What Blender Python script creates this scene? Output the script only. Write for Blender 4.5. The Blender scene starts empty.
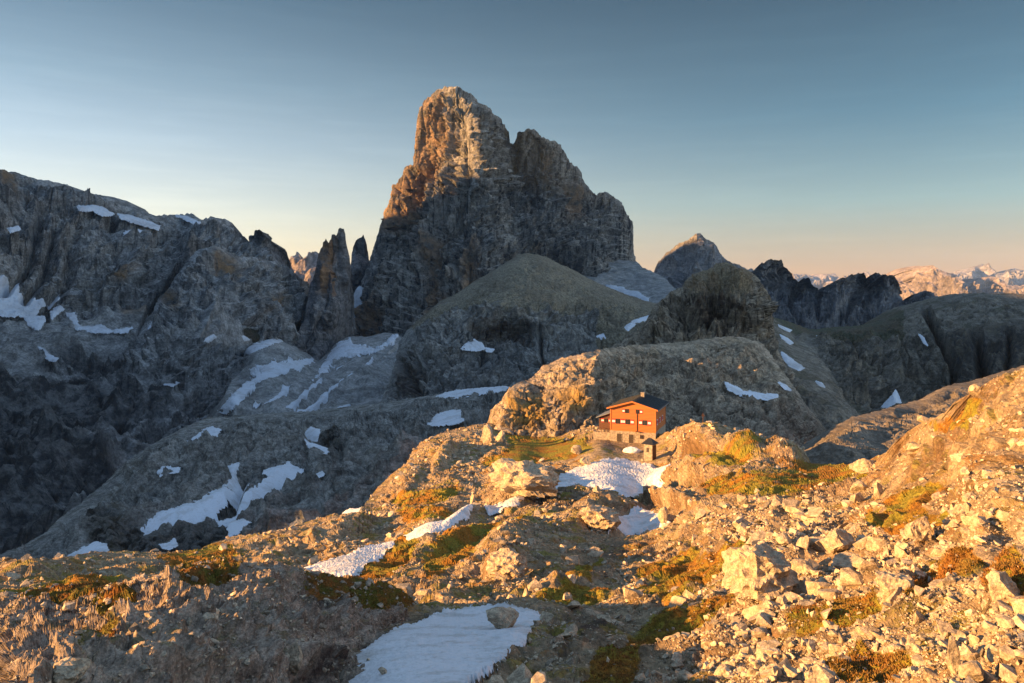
import bpy, bmesh, math, random
import numpy as np
from mathutils import Vector, Matrix
from concurrent.futures import ThreadPoolExecutor

Q = 1.0                     # grid density
F = 803.0; HY = 288.0; CX = 512.0
random.seed(7)
rng = np.random.default_rng(11)
scene = bpy.context.scene
COL = scene.collection

# ------------------------------------------------------------------ noise
_G = np.random.default_rng(5).normal(size=(65536, 3)).astype(np.float32)
_G /= np.linalg.norm(_G, axis=1)[:, None]

def _gn(P, seed):
    I = np.floor(P).astype(np.int64); f = (P - I).astype(np.float32)
    u = f * f * f * (f * (f * 6 - 15) + 10)
    out = np.zeros(len(P), np.float32)
    for dx in (0, 1):
        wx = u[:, 0] if dx else 1 - u[:, 0]
        for dy in (0, 1):
            wy = u[:, 1] if dy else 1 - u[:, 1]
            for dz in (0, 1):
                wz = u[:, 2] if dz else 1 - u[:, 2]
                h = ((I[:, 0] + dx) * 73856093) ^ ((I[:, 1] + dy) * 19349663) ^ ((I[:, 2] + dz) * 83492791) ^ (seed * 2654435)
                h = (h ^ (h >> 13)) & 65535
                g = _G[h]
                out += wx * wy * wz * (g[:, 0] * (f[:, 0] - dx) + g[:, 1] * (f[:, 1] - dy) + g[:, 2] * (f[:, 2] - dz))
    return out * 1.6

_pool = ThreadPoolExecutor(4)
def gn(P, seed=0):
    n = len(P); c = 40000
    parts = [P[i:i + c] for i in range(0, n, c)]
    return np.concatenate(list(_pool.map(lambda p: _gn(p, seed), parts)))

def fbm(P, octv=4, seed=0, gain=0.5, lac=2.07):
    a = 1.0; s = 0; Pp = P.copy()
    for i in range(octv):
        s = s + a * gn(Pp, seed + i * 7); Pp = Pp * lac + 3.7; a *= gain
    return s
def ridge(P, octv=4, seed=0, gain=0.55, lac=2.1):
    a = 1.0; s = 0; Pp = P.copy(); w = 1.0
    for i in range(octv):
        r = 1 - np.abs(gn(Pp, seed + i * 7)) * 1.6
        r = r * r * w; w = np.clip(r * 1.6, 0, 1)
        s = s + a * (r - 0.45); Pp = Pp * lac + 1.9; a *= gain
    return s
def saw(t, k=0.75):          # ledges: slow out, quick in
    fr = t - np.floor(t)
    return np.where(fr < k, fr / k, (1 - fr) / (1 - k))
def sstep(a, b, x):
    t = np.clip((x - a) / (b - a), 0, 1); return t * t * (3 - 2 * t)

# ------------------------------------------------------------------ thin-plate spline over the survey sheet
class TPS:
    def __init__(s, pts):
        p = np.array(pts, float); s.X = p[:, :2] / 100.0
        q = 100.0 / p[:, 2]
        n = len(p); K = s.k(s.X, s.X) + np.eye(n) * 1e-5
        Pm = np.hstack([np.ones((n, 1)), s.X])
        A = np.zeros((n + 3, n + 3)); A[:n, :n] = K; A[:n, n:] = Pm; A[n:, :n] = Pm.T
        s.w = np.linalg.solve(A, np.concatenate([q, np.zeros(3)]))
    def k(s, a, b):
        d2 = ((a[:, None, :] - b[None]) ** 2).sum(-1)
        return 0.5 * d2 * np.log(d2 + 1e-12)
    def Y(s, px, py):
        X = np.stack([px, py], -1).reshape(-1, 2) / 100.0
        out = np.empty(len(X))
        n = len(s.X)
        for i in range(0, len(X), 60000):
            x = X[i:i + 60000]
            out[i:i + 60000] = s.k(x, s.X) @ s.w[:n] + s.w[n] + x @ s.w[n + 1:]
        return (100.0 / np.maximum(out, 100.0 / 40000)).reshape(np.shape(px))

def to3(px, py, Y):
    return np.stack([(px - CX) / F * Y, Y, -(py - HY) / F * Y], -1)
def P3(px, py, Y):
    return Vector(((px - CX) / F * Y, Y, -(py - HY) / F * Y))

def resample(poly, n):
    p = np.array(poly, float)
    d = np.abs(np.diff(p[:, 0])) + 0.55 * np.abs(np.diff(p[:, 1])) + 1e-6
    t = np.concatenate([[0], np.cumsum(d)]); t /= t[-1]
    u = np.linspace(0, 1, n)
    return np.stack([np.interp(u, t, p[:, 0]), np.interp(u, t, p[:, 1])], -1)

def sdf(px, py, poly):
    """distance to the outline, positive inside"""
    p = np.array(poly, float)
    out = np.full(px.shape, -50.0)
    m = (px > p[:, 0].min() - 12) & (px < p[:, 0].max() + 12) & (py > p[:, 1].min() - 12) & (py < p[:, 1].max() + 12)
    x = px[m]; y = py[m]
    if len(x) == 0: return out
    d = np.full(x.shape, 1e9); ins = np.zeros(x.shape, bool)
    n = len(p)
    for i in range(n):
        a = p[i]; b = p[(i + 1) % n]; e = b - a
        t = np.clip(((x - a[0]) * e[0] + (y - a[1]) * e[1]) / (e @ e + 1e-9), 0, 1)
        d = np.minimum(d, np.hypot(x - a[0] - t * e[0], y - a[1] - t * e[1]))
        c = (a[1] > y) != (b[1] > y)
        xi = a[0] + (y - a[1]) / (b[1] - a[1] + 1e-12) * e[0]
        ins ^= c & (x < xi)
    out[m] = np.where(ins, d, -d)
    return out
def dline(px, py, poly):
    p = np.array(poly, float); d = np.full(px.shape, 1e9)
    for i in range(len(p) - 1):
        a = p[i]; e = p[i + 1] - a
        t = np.clip(((px - a[0]) * e[0] + (py - a[1]) * e[1]) / (e @ e + 1e-9), 0, 1)
        d = np.minimum(d, np.hypot(px - a[0] - t * e[0], py - a[1] - t * e[1]))
    return d

# ------------------------------------------------------------------ mesh helpers
def raw_mesh(name, V, faces, mat, smooth=False, attr=None):
    me = bpy.data.meshes.new(name)
    V = np.ascontiguousarray(V, np.float32); faces = np.ascontiguousarray(faces, np.int32)
    me.vertices.add(len(V)); me.vertices.foreach_set('co', V.ravel())
    k = faces.shape[1]
    me.loops.add(faces.size); me.loops.foreach_set('vertex_index', faces.ravel())
    me.polygons.add(len(faces))
    me.polygons.foreach_set('loop_start', np.arange(0, faces.size, k, dtype=np.int32))
    me.polygons.foreach_set('use_smooth', np.full(len(faces), smooth, bool))
    me.update(calc_edges=True)
    if attr is not None:
        for an, data in attr.items():
            a = me.attributes.new(an, 'FLOAT_COLOR', 'POINT')
            a.data.foreach_set('color', np.ascontiguousarray(data, np.float32).ravel())
    if mat: me.materials.append(mat)
    return me
def link(name, me, parent=None):
    o = bpy.data.objects.new(name, me); COL.objects.link(o)
    if parent: o.parent = parent
    return o
def tag(o, label=None, cat=None, group=None, kind=None):
    if label: o['label'] = label
    if cat: o['category'] = cat
    if group: o['group'] = group
    if kind: o['kind'] = kind
    return o

# ------------------------------------------------------------------ materials
def nodes(name):
    m = bpy.data.materials.new(name); m.use_nodes = True
    nt = m.node_tree; nt.nodes.clear(); return m, nt
class NT:
    def __init__(s, nt): s.nt = nt
    def n(s, t, **kw):
        nd = s.nt.nodes.new(t)
        for k, v in kw.items():
            if k.startswith('_'): setattr(nd, k[1:], v)
        for k, v in kw.items():
            if not k.startswith('_'): nd.inputs[k.replace('__', ' ')].default_value = v
        return nd
    def l(s, a, b): s.nt.links.new(a, b)
    def math(s, op, a, b=None, clamp=False):
        nd = s.nt.nodes.new('ShaderNodeMath'); nd.operation = op; nd.use_clamp = clamp
        for i, v in enumerate((a, b)):
            if v is None: continue
            if hasattr(v, 'is_linked'): s.l(v, nd.inputs[i])
            else: nd.inputs[i].default_value = v
        return nd.outputs[0]
    def mix(s, fac, a, b, mode='MIX'):
        nd = s.nt.nodes.new('ShaderNodeMix'); nd.data_type = 'RGBA'; nd.blend_type = mode
        for i, v in ((0, fac), (6, a), (7, b)):
            if hasattr(v, 'is_linked'): s.l(v, nd.inputs[i])
            elif i == 0: nd.inputs[0].default_value = v
            else: nd.inputs[i].default_value = (*v, 1)
        return nd.outputs[2]
    def noise(s, vec, scale, detail=4, rough=0.55, dist=0.0):
        nd = s.n('ShaderNodeTexNoise', Scale=scale, Detail=detail, Roughness=rough, Distortion=dist)
        s.l(vec, nd.inputs['Vector']); return nd.outputs['Fac']
    def scalevec(s, vec, x, y, z):
        nd = s.n('ShaderNodeMapping'); nd.inputs['Scale'].default_value = (x, y, z); s.l(vec, nd.inputs[0]); return nd.outputs[0]
    def ramp(s, fac, a, b):
        nd = s.n('ShaderNodeMapRange', **{'From Min': a, 'From Max': b}); nd.interpolation_type = 'SMOOTHSTEP'
        s.l(fac, nd.inputs[0]); return nd.outputs[0]

def rock_mat(name, px_m, c1, c2, dark=(0.05, 0.048, 0.046), ochre=(0.36, 0.2, 0.09), grass=(0.07, 0.06, 0.018),
             grass2=(0.13, 0.07, 0.02), streak=0.5, bump=1.0, auto_grass=0.0, strata=0.4, ledge=0.5, contrast=1.0, island=0.0):
    """px_m: metres one picture element spans on this surface"""
    m, nt = nodes(name); N = NT(nt)
    geo = N.n('ShaderNodeNewGeometry'); pos = geo.outputs['Position']
    at = N.n('ShaderNodeAttribute', _attribute_name='paint'); sep = N.n('ShaderNodeSeparateColor'); N.l(at.outputs['Color'], sep.inputs[0])
    big = N.noise(pos, 0.012 / px_m, 5, 0.6)
    mid = N.noise(pos, 0.09 / px_m, 5, 0.65)
    fin = N.noise(pos, 0.5 / px_m, 3, 0.7)
    col = N.mix(N.ramp(big, 0.36, 0.64), c1, c2)
    # bedding: thin bands across height
    sv = N.scalevec(pos, 0.02 / px_m, 0.02 / px_m, 0.30 / px_m)
    st = N.noise(sv, 1.0, 4, 0.6, 0.4)
    col = N.mix(N.math('MULTIPLY', N.ramp(st, 0.52, 0.66), strata), col, tuple(x * 0.45 for x in c1))
    # water streaks down the walls
    vv = N.scalevec(pos, 0.22 / px_m, 0.22 / px_m, 0.022 / px_m)
    vs = N.noise(vv, 1.0, 4, 0.6, 0.3)
    zc = N.n('ShaderNodeSeparateXYZ'); N.l(geo.outputs['Normal'], zc.inputs[0])
    steep = N.math('SUBTRACT', 1.0, N.ramp(zc.outputs[2], 0.35, 0.75))
    k = N.math('MULTIPLY', N.math('MULTIPLY', N.ramp(vs, 0.5, 0.62), steep), streak)
    col = N.mix(k, col, dark)
    # pale debris on ledges; lightening by slope also puts relief contrast into the colour
    lg = N.math('MULTIPLY', N.ramp(zc.outputs[2], 0.35, 0.75), ledge)
    col = N.mix(lg, col, tuple(min(.6, x * 1.3) for x in c2))
    gv = N.math('MULTIPLY', at.outputs['Alpha'], N.ramp(N.math('ADD', at.outputs['Alpha'], N.math('MULTIPLY', N.math('SUBTRACT', mid, .5), 1.5)), .35, .6))
    col = N.mix(gv, col, tuple(min(.6, x * 1.12) for x in c2))
    # ochre breakouts where painted
    oc = N.math('MULTIPLY', sep.outputs[1], N.ramp(mid, 0.30, 0.55))
    col = N.mix(oc, col, N.mix(N.ramp(fin, .3, .7), ochre, tuple(x * 0.6 for x in ochre)))
    # mottling
    col = N.mix(1.0, col, N.mix(N.ramp(mid, 0.3, 0.7), tuple(1 - .42 * contrast for _ in range(3)), tuple(1 + .28 * contrast for _ in range(3))), 'MULTIPLY')
    col = N.mix(1.0, col, N.mix(N.ramp(fin, 0.3, 0.7), (0.65, 0.65, 0.65), (1.3, 1.3, 1.3)), 'MULTIPLY')
    if island:      # every loose stone has its own tone
        ri = geo.outputs['Random Per Island']
        col = N.mix(1.0, col, N.mix(ri, (1 - island, 1 - island * .95, 1 - island * .85), (1 + island * .55, 1 + island * .55, 1 + island * .6)), 'MULTIPLY')
    # patches mixed towards the dark colour where painted
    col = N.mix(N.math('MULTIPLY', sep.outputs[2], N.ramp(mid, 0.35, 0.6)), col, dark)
    # grass
    flat = N.ramp(zc.outputs[2], 0.45, 0.8)
    ga = N.math('MULTIPLY', N.math('MULTIPLY', flat, N.ramp(N.noise(pos, 0.035 / px_m, 6, 0.7), 0.5, 0.6)), auto_grass)
    gp = N.math('ADD', sep.outputs[0], N.math('ADD', N.math('MULTIPLY', N.math('SUBTRACT', mid, 0.5), 1.6), N.math('MULTIPLY', N.math('SUBTRACT', N.noise(pos, 0.03 / px_m, 4, 0.7), 0.5), 2.0)))
    gp = N.math('MULTIPLY', N.ramp(gp, 0.38, 0.62), N.ramp(sep.outputs[0], 0.02, 0.3))
    g = N.math('MAXIMUM', ga, gp, True)
    gc = N.mix(N.ramp(N.noise(pos, 0.025 / px_m, 4, 0.6), 0.42, 0.6), grass, grass2)
    gc = N.mix(1.0, gc, N.mix(N.ramp(fin, 0.3, 0.7), (0.55, 0.55, 0.55), (1.35, 1.35, 1.35)), 'MULTIPLY')
    col = N.mix(g, col, gc)
    # bump
    vor = N.n('ShaderNodeTexVoronoi', Scale=0.22 / px_m); vor.feature = 'F1'
    wv = N.n('ShaderNodeVectorMath'); wv.operation = 'ADD'
    nz = N.n('ShaderNodeTexNoise', Scale=0.15 / px_m, Detail=3.0); N.l(pos, nz.inputs['Vector'])
    sc = N.n('ShaderNodeVectorMath', _operation='SCALE'); sc.inputs[3].default_value = 4.0 * px_m
    N.l(nz.outputs['Color'], sc.inputs[0]); N.l(pos, wv.inputs[0]); N.l(sc.outputs[0], wv.inputs[1]); N.l(wv.outputs[0], vor.inputs['Vector'])
    h = N.math('ADD', N.math('MULTIPLY', N.noise(pos, 0.28 / px_m, 6, 0.72), 2.2), N.math('MULTIPLY', vor.outputs['Distance'], 0.9))
    h = N.math('ADD', h, N.math('MULTIPLY', st, 0.8))
    bp = N.n('ShaderNodeBump', Strength=min(1.0, 0.75 * bump), Distance=1.7 * px_m * bump); N.l(h, bp.inputs['Height'])
    b = N.n('ShaderNodeBsdfPrincipled', Roughness=0.92); b.inputs['Specular IOR Level'].default_value = 0.15
    N.l(col, b.inputs['Base Color']); N.l(bp.outputs[0], b.inputs['Normal'])
    o = N.n('ShaderNodeOutputMaterial'); N.l(b.outputs[0], o.inputs[0])
    return m

def snow_mat(name, px_m, col=(0.78, 0.8, 0.83), dirt=(0.42, 0.38, 0.34), cups=1.0):
    m, nt = nodes(name); N = NT(nt)
    geo = N.n('ShaderNodeNewGeometry'); pos = geo.outputs['Position']
    a = N.noise(pos, 0.05 / px_m, 5, 0.65); b_ = N.noise(pos, 0.4 / px_m, 4, 0.7)
    c = N.mix(N.math('MULTIPLY', N.ramp(a, 0.46, 0.66), 0.6), col, dirt)
    c = N.mix(N.math('MULTIPLY', N.ramp(b_, 0.52, 0.7), 0.4), c, dirt)
    h = N.math('ADD', N.math('MULTIPLY', N.noise(pos, 0.18 / px_m, 4, 0.5), 1.6), N.math('MULTIPLY', b_, 0.35))
    bp = N.n('ShaderNodeBump', Strength=0.8, Distance=1.6 * px_m * cups); N.l(h, bp.inputs['Height'])
    b = N.n('ShaderNodeBsdfPrincipled', Roughness=0.75); b.inputs['Specular IOR Level'].default_value = 0.25
    N.l(c, b.inputs['Base Color']); N.l(bp.outputs[0], b.inputs['Normal'])
    o = N.n('ShaderNodeOutputMaterial'); N.l(b.outputs[0], o.inputs[0])
    return m

def plain(name, col, rough=0.8, noise=0.35, scale=6.0, bump=0.0, stretch=(1, 1, 1), metallic=0.0, col2=None):
    m, nt = nodes(name); N = NT(nt)
    tc = N.n('ShaderNodeTexCoord'); v = N.scalevec(tc.outputs['Object'], *stretch)
    f = N.noise(v, scale, 5, 0.6)
    c2 = col2 or tuple(x * (1 - noise) for x in col)
    c = N.mix(N.ramp(f, 0.35, 0.65), col, c2)
    b = N.n('ShaderNodeBsdfPrincipled', Roughness=rough, Metallic=metallic); N.l(c, b.inputs['Base Color'])
    if bump:
        bp = N.n('ShaderNodeBump', Strength=0.7, Distance=bump); N.l(f, bp.inputs['Height']); N.l(bp.outputs[0], b.inputs['Normal'])
    o = N.n('ShaderNodeOutputMaterial'); N.l(b.outputs[0], o.inputs[0])
    return m

# ------------------------------------------------------------------ relief sheets
SURF = {}
def relief(name, top, bot, ctl, nu, nv, noise=(), creases=(), bumps=(), snow=(), grass=(), ochre=(), dark_patch=(), gravel=(), mat=None, smat=None,
           back=(200, 150), skirt=80, jag=1.0, seed=0, vpow=1.0, snow_cat='snow patch', snow_group=None, smooth=False, fade=None, flat=(), edge_keep=0.12, rim_px=14):
    nu = int(nu * Q); nv = int(nv * Q)
    T = resample(top, nu); B = resample(bot, nu)
    if jag:
        s = np.stack([T[:, 0] * 0.22, T[:, 1] * 0.22, np.zeros(nu)], -1)
        T[:, 1] += jag * (fbm(s, 4, seed + 90, 0.6) + 0.0)
        s[:, 2] = 7.7; T[:, 0] += jag * 0.5 * fbm(s, 3, seed + 95, 0.6)
    v = (np.linspace(0, 1, nv) ** vpow)[:, None]
    px = T[None, :, 0] * (1 - v) + B[None, :, 0] * v
    py = T[None, :, 1] * (1 - v) + B[None, :, 1] * v
    tps = TPS(ctl); Y = tps.Y(px, py)
    P = to3(px, py, Y)
    mpp = Y / F
    Pu = np.gradient(P, axis=1); Pv = np.gradient(P, axis=0)
    Nn = np.cross(Pu, Pv); Nn /= np.linalg.norm(Nn, axis=-1, keepdims=True) + 1e-12
    sgn = np.sign(-(Nn * P).sum(-1, keepdims=True)); sgn[sgn == 0] = 1; Nn *= sgn
    up = np.array([0, 0, 1.0])
    flatP = P.reshape(-1, 3)
    low = np.zeros(px.shape); full = np.zeros(px.shape); shape_ = np.zeros(px.shape)
    for (cl, w, amp) in creases:
        d = dline(px, py, cl); shape_ += amp * np.clip(1 - d / w, 0, 1) ** 1.3
    for (bx, by, rx, ry, rot, h) in bumps:
        c, s_ = math.cos(math.radians(rot)), math.sin(math.radians(rot))
        ax = ((px - bx) * c + (py - by) * s_) / rx; ay = (-(px - bx) * s_ + (py - by) * c) / ry
        r2 = ax * ax + ay * ay
        shape_ += h * np.clip(1 - r2, 0, 1) ** 1.0 * (np.clip(1 - r2, 0, 1) ** 0.4)
    warpc = None
    for (kind, sc, amp, zst, octv, islow) in noise:
        X = flatP / sc; X = X * np.array([1, 1, zst])
        if kind == 'fbm': d = fbm(X, octv, seed + 1)
        elif kind == 'ridge': d = ridge(X, octv, seed + 2)
        elif kind == 'strata':
            wob = fbm(flatP / (sc * 7), 3, seed + 3) * 1.6
            d = saw(flatP[:, 2] / sc + flatP[:, 0] / sc * 0.05 + wob) - 0.5
            d = d * (0.5 + 0.9 * np.clip(fbm(flatP / (sc * 4), 2, seed + 5) + 0.5, 0, 1))
        elif kind == 'crack':
            wp = np.stack([gn(X * 1.9, seed + 21), gn(X * 1.9, seed + 22), gn(X * 1.9, seed + 23)], -1) * 0.35
            a1 = np.abs(gn(X + wp, seed + 24)); a2 = np.abs(gn(X * 2.3 + wp, seed + 25))
            d = -np.exp(-a1 * 13) - .55 * np.exp(-a2 * 11)
        elif kind == 'block':
            wp = np.stack([gn(X * 1.3, seed + 11), gn(X * 1.3, seed + 12), gn(X * 1.3, seed + 13)], -1) * 0.5
            a = gn(np.floor(X + wp) * 0.731 + 0.37, seed + 14)
            d = a
        d = d.reshape(px.shape) * amp
        if islow: low += d
        else: full += d
    if fade is not None:
        k = fade(px, py); low = low * k; full = full * k
    rim = edge_keep + (1 - edge_keep) * sstep(0, rim_px, dline(px, py, top))
    low *= rim; full *= rim; shape_ *= np.clip(rim * 1.3, 0, 1)
    # snow fields
    sds = []
    sm = np.zeros(px.shape)
    J = None
    if snow:
        J = (fbm(np.stack([px.ravel() * 0.13, py.ravel() * 0.22, np.full(px.size, seed + .5)], -1), 5, seed + 40, 0.72) * 2.6).reshape(px.shape)
        for ent in snow:
            sd = sdf(px, py, ent[1]); sd = np.where(sd > -49, sd + J * (ent[2] if len(ent) > 2 else 0.6), sd)
            sds.append(sd); sm = np.maximum(sm, sstep(-1.5, 1.5, sd))
    for fl in flat:
        sm = np.maximum(sm, sstep(-4, 4, sdf(px, py, fl)))
    low = shape_ + low * (1 - 0.65 * sm)
    for pl in gravel:
        g_ = sstep(-6, 6, sdf(px, py, pl)); full = full * (1 - .75 * g_); low = low * (1 - .3 * g_)
    D = low + full * (1 - 0.92 * sm)
    Pf = P + Nn * D[..., None]
    # paint
    paint = np.zeros(px.shape + (4,))
    for ch, polys in ((0, grass), (1, ochre), (2, dark_patch), (3, gravel)):
        for pl in polys:
            paint[..., ch] = np.maximum(paint[..., ch], sstep(-9, 3.5, sdf(px, py, pl)))
    # back slope and skirt
    kb = 10
    rows = [Pf]; prow = [paint]
    t0 = Pf[0]
    bk = []
    for i in range(kb, 0, -1):
        s_ = i / kb
        r = t0.copy(); r[:, 1] += back[0] * s_; r[:, 2] -= back[1] * (s_ ** 1.4)
        r[:, 0] *= (1 + 0.0 * s_)
        r += (gn(r / (back[0] * 0.3), seed + 60) * back[0] * 0.06 * min(1, s_ * 3))[:, None]
        bk.append(r)
    bk = np.array(bk)
    sk = Pf[-1:].copy(); sk[..., 2] -= skirt; sk[..., 1] -= skirt * 0.05
    G = np.concatenate([bk, Pf, sk], 0)
    PA = np.concatenate([np.repeat(paint[:1], kb, 0), paint, paint[-1:]], 0)
    R, C = G.shape[:2]
    idx = np.arange(R * C).reshape(R, C)
    faces = np.stack([idx[:-1, :-1], idx[1:, :-1], idx[1:, 1:], idx[:-1, 1:]], -1).reshape(-1, 4)
    me = raw_mesh(name, G.reshape(-1, 3), faces, mat, smooth, {'paint': PA.reshape(-1, 4)})
    o = link(name, me); tag(o, kind='structure')
    for ent, sd in zip(snow, sds):
        X_ = flatP / (np.median(mpp) * 7); cup = (fbm(X_, 3, seed + 70, .55) * .55 + np.abs(gn(X_ * 1.7, seed + 72)) * .5).reshape(px.shape) * mpp
        off = cup * sstep(0, 3, sd) + mpp * .8 * sstep(-1.0, 3.5, sd) - mpp * 0.5 * (1 - sstep(-1.0, 0.5, sd))
        Ps = P + Nn * (low + off)[..., None]
        keep = sd > -1.2
        fk = keep[:-1, :-1] & keep[1:, :-1] & keep[1:, 1:] & keep[:-1, 1:]
        if fk.sum() < 4: print('EMPTY SNOW', name, ent[0]); continue
        ix = np.arange(px.size).reshape(px.shape)
        fc = np.stack([ix[:-1, :-1], ix[1:, :-1], ix[1:, 1:], ix[:-1, 1:]], -1)[fk]
        u_, inv = np.unique(fc, return_inverse=True)
        so = link('snow_patch', raw_mesh('snow_patch', Ps.reshape(-1, 3)[u_], inv.reshape(fc.shape), smat, True))
        tag(so, ent[0], snow_cat, snow_group)
    SURF[name] = dict(px=px, py=py, P=Pf, N=Nn, mpp=mpp, snow=sm, obj=o)
    return o

def ev(a, name='ground'):
    pass

# ================================================================== THE PLACE
G1 = (0.17, 0.165, 0.16); G2 = (0.26, 0.245, 0.225)
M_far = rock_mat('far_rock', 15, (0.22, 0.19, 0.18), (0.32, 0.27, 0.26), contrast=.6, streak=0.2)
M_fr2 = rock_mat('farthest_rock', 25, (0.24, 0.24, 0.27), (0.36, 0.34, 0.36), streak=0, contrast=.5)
M_mtn = rock_mat('dolomite_wall', 2.5, (0.22, 0.217, 0.21), (0.37, 0.345, 0.31), dark=(0.05, 0.05, 0.052), streak=0.9, bump=1.8, contrast=1.15, ochre=(0.39, 0.27, 0.18))
M_mas = rock_mat('massif_rock', 1.8, (0.185, 0.19, 0.195), (0.28, 0.28, 0.275), dark=(0.05, 0.052, 0.056), contrast=1.2, ledge=.8, bump=1.3, streak=0.7, auto_grass=0.35, grass=(0.04, 0.043, 0.03), grass2=(0.06, 0.05, 0.035), ochre=(0.26, 0.18, 0.11))
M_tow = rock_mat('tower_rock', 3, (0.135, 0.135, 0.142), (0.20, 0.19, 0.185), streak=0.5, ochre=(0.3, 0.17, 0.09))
M_scr = rock_mat('scree_rock', 1.6, (0.18, 0.18, 0.175), (0.25, 0.247, 0.238), streak=0.0, strata=0.05, bump=0.5, auto_grass=0.15, grass=(0.07, 0.08, 0.045), grass2=(0.09, 0.09, 0.05))
M_dom = rock_mat('dome_rock', 1.1, (0.16, 0.162, 0.158), (0.23, 0.22, 0.2), streak=0.45, strata=0.5, grass=(0.23, 0.20, 0.145), grass2=(0.175, 0.15, 0.11), dark=(0.05, 0.04, 0.035))
M_kno = rock_mat('knoll_rock', 0.6, (0.24, 0.20, 0.15), (0.37, 0.305, 0.225), streak=0.8, strata=0.5, bump=1.3, contrast=1.2, auto_grass=0.3, grass=(0.27, 0.215, 0.14), grass2=(0.24, 0.18, 0.12), dark=(0.04, 0.03, 0.025))
M_val = rock_mat('valley_rock', 0.8, (0.12, 0.11, 0.092), (0.19, 0.168, 0.135), streak=0.5, strata=0.5, auto_grass=0.7, grass=(0.085, 0.085, 0.055), grass2=(0.11, 0.09, 0.06))
M_pla = rock_mat('plateau_rock', 0.4, (0.205, 0.205, 0.195), (0.31, 0.295, 0.265), streak=0.4, strata=0.7, auto_grass=0.5, grass=(0.07, 0.062, 0.035), grass2=(0.11, 0.08, 0.045), dark=(0.03, 0.028, 0.025), bump=1.3, contrast=1.2)
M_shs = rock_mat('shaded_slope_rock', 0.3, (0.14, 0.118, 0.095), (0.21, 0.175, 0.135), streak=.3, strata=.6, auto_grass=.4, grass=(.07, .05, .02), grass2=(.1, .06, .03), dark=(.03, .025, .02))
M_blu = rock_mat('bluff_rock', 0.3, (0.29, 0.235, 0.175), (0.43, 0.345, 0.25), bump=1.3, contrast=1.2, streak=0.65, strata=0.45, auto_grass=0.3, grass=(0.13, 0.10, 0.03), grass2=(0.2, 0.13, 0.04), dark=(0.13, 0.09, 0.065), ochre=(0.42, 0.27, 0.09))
M_gnd = rock_mat('ground_rock', 0.12, (0.17, 0.10, 0.05), (0.35, 0.265, 0.165), streak=0.25, strata=0.35, auto_grass=0.75, grass=(0.24, 0.205, 0.03), grass2=(0.29, 0.135, 0.022), dark=(0.10, 0.07, 0.05))
M_mou = rock_mat('mound_rock', 0.035, (0.19, 0.14, 0.10), (0.35, 0.275, 0.205), streak=0.45, strata=0.2, auto_grass=0.6, grass=(0.13, 0.11, 0.02), grass2=(0.22, 0.09, 0.02), dark=(0.07, 0.05, 0.04))
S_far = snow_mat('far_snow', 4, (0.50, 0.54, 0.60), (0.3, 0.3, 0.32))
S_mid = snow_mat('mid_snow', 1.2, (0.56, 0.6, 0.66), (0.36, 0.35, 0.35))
S_pla = snow_mat('shelf_snow', 0.35, (0.66, 0.69, 0.74), (0.45, 0.44, 0.43), 0.6)
S_gnd = snow_mat('near_snow', 0.12, (0.72, 0.72, 0.73), (0.5, 0.45, 0.4))
S_fg = snow_mat('pan_snow', 0.05, (0.70, 0.73, 0.76), (0.38, 0.38, 0.36))
S_gnd = snow_mat('field_snow', 0.12, (0.72, 0.72, 0.73), (0.42, 0.38, 0.33))

# ---- valley sheet to the horizon
bm = bmesh.new()
R_ = 24000
rr = [0, 300, 900, 2000, 4000, 9000, 16000, R_]
vs = []
for i, r in enumerate(rr):
    for k in range(96):
        a = 2 * math.pi * k / 96
        z = -330 if r < 5000 else -330 - (r - 5000) * 0.004
        vs.append((r * math.cos(a), r * math.sin(a), z + (random.uniform(-25, 25) if 0 < r < R_ else 0)))
V = np.array(vs); fc = []
for i in range(len(rr) - 1):
    for k in range(96):
        a = i * 96 + k; b = i * 96 + (k + 1) % 96
        fc.append((a, b, b + 96, a + 96))
M_low = rock_mat('valley_floor', 6, (0.07, 0.075, 0.05), (0.12, 0.115, 0.09), streak=0, auto_grass=0.9, grass=(0.04, 0.05, 0.02), grass2=(0.06, 0.06, 0.03))
tag(link('valley_floor', raw_mesh('valley_floor', V, np.array(fc), M_low, True)), kind='structure')

# ---- far ranges
def rng_layer(name, top, Y0, depth, base, mat, n=500, nv=90, noise=None, tilt=0, **kw):
    x0, x1 = top[0][0], top[-1][0]
    xm = (x0 + x1) / 2
    ctl = []
    for x in np.linspace(x0, x1, 5):
        ty = np.interp(x, [p[0] for p in top], [p[1] for p in top])
        k = 1 + tilt * (x - xm) / (x1 - x0)
        ctl += [(x, ty - 3, Y0 * k), (x, (ty + base) / 2, (Y0 - depth * 0.5) * k), (x, base + 3, (Y0 - depth) * k)]
    return relief(name, top, [(x0, base), (x1, base)], ctl, n, nv, noise or [('ridge', Y0 * 0.06, Y0 * 0.013, 0.5, 5, False), ('fbm', Y0 * 0.01, Y0 * 0.003, 1, 4, False)],
                  mat=mat, back=(depth * 1.5, Y0 * 0.06), skirt=Y0 * 0.03, edge_keep=.12, rim_px=6, **kw)

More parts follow.
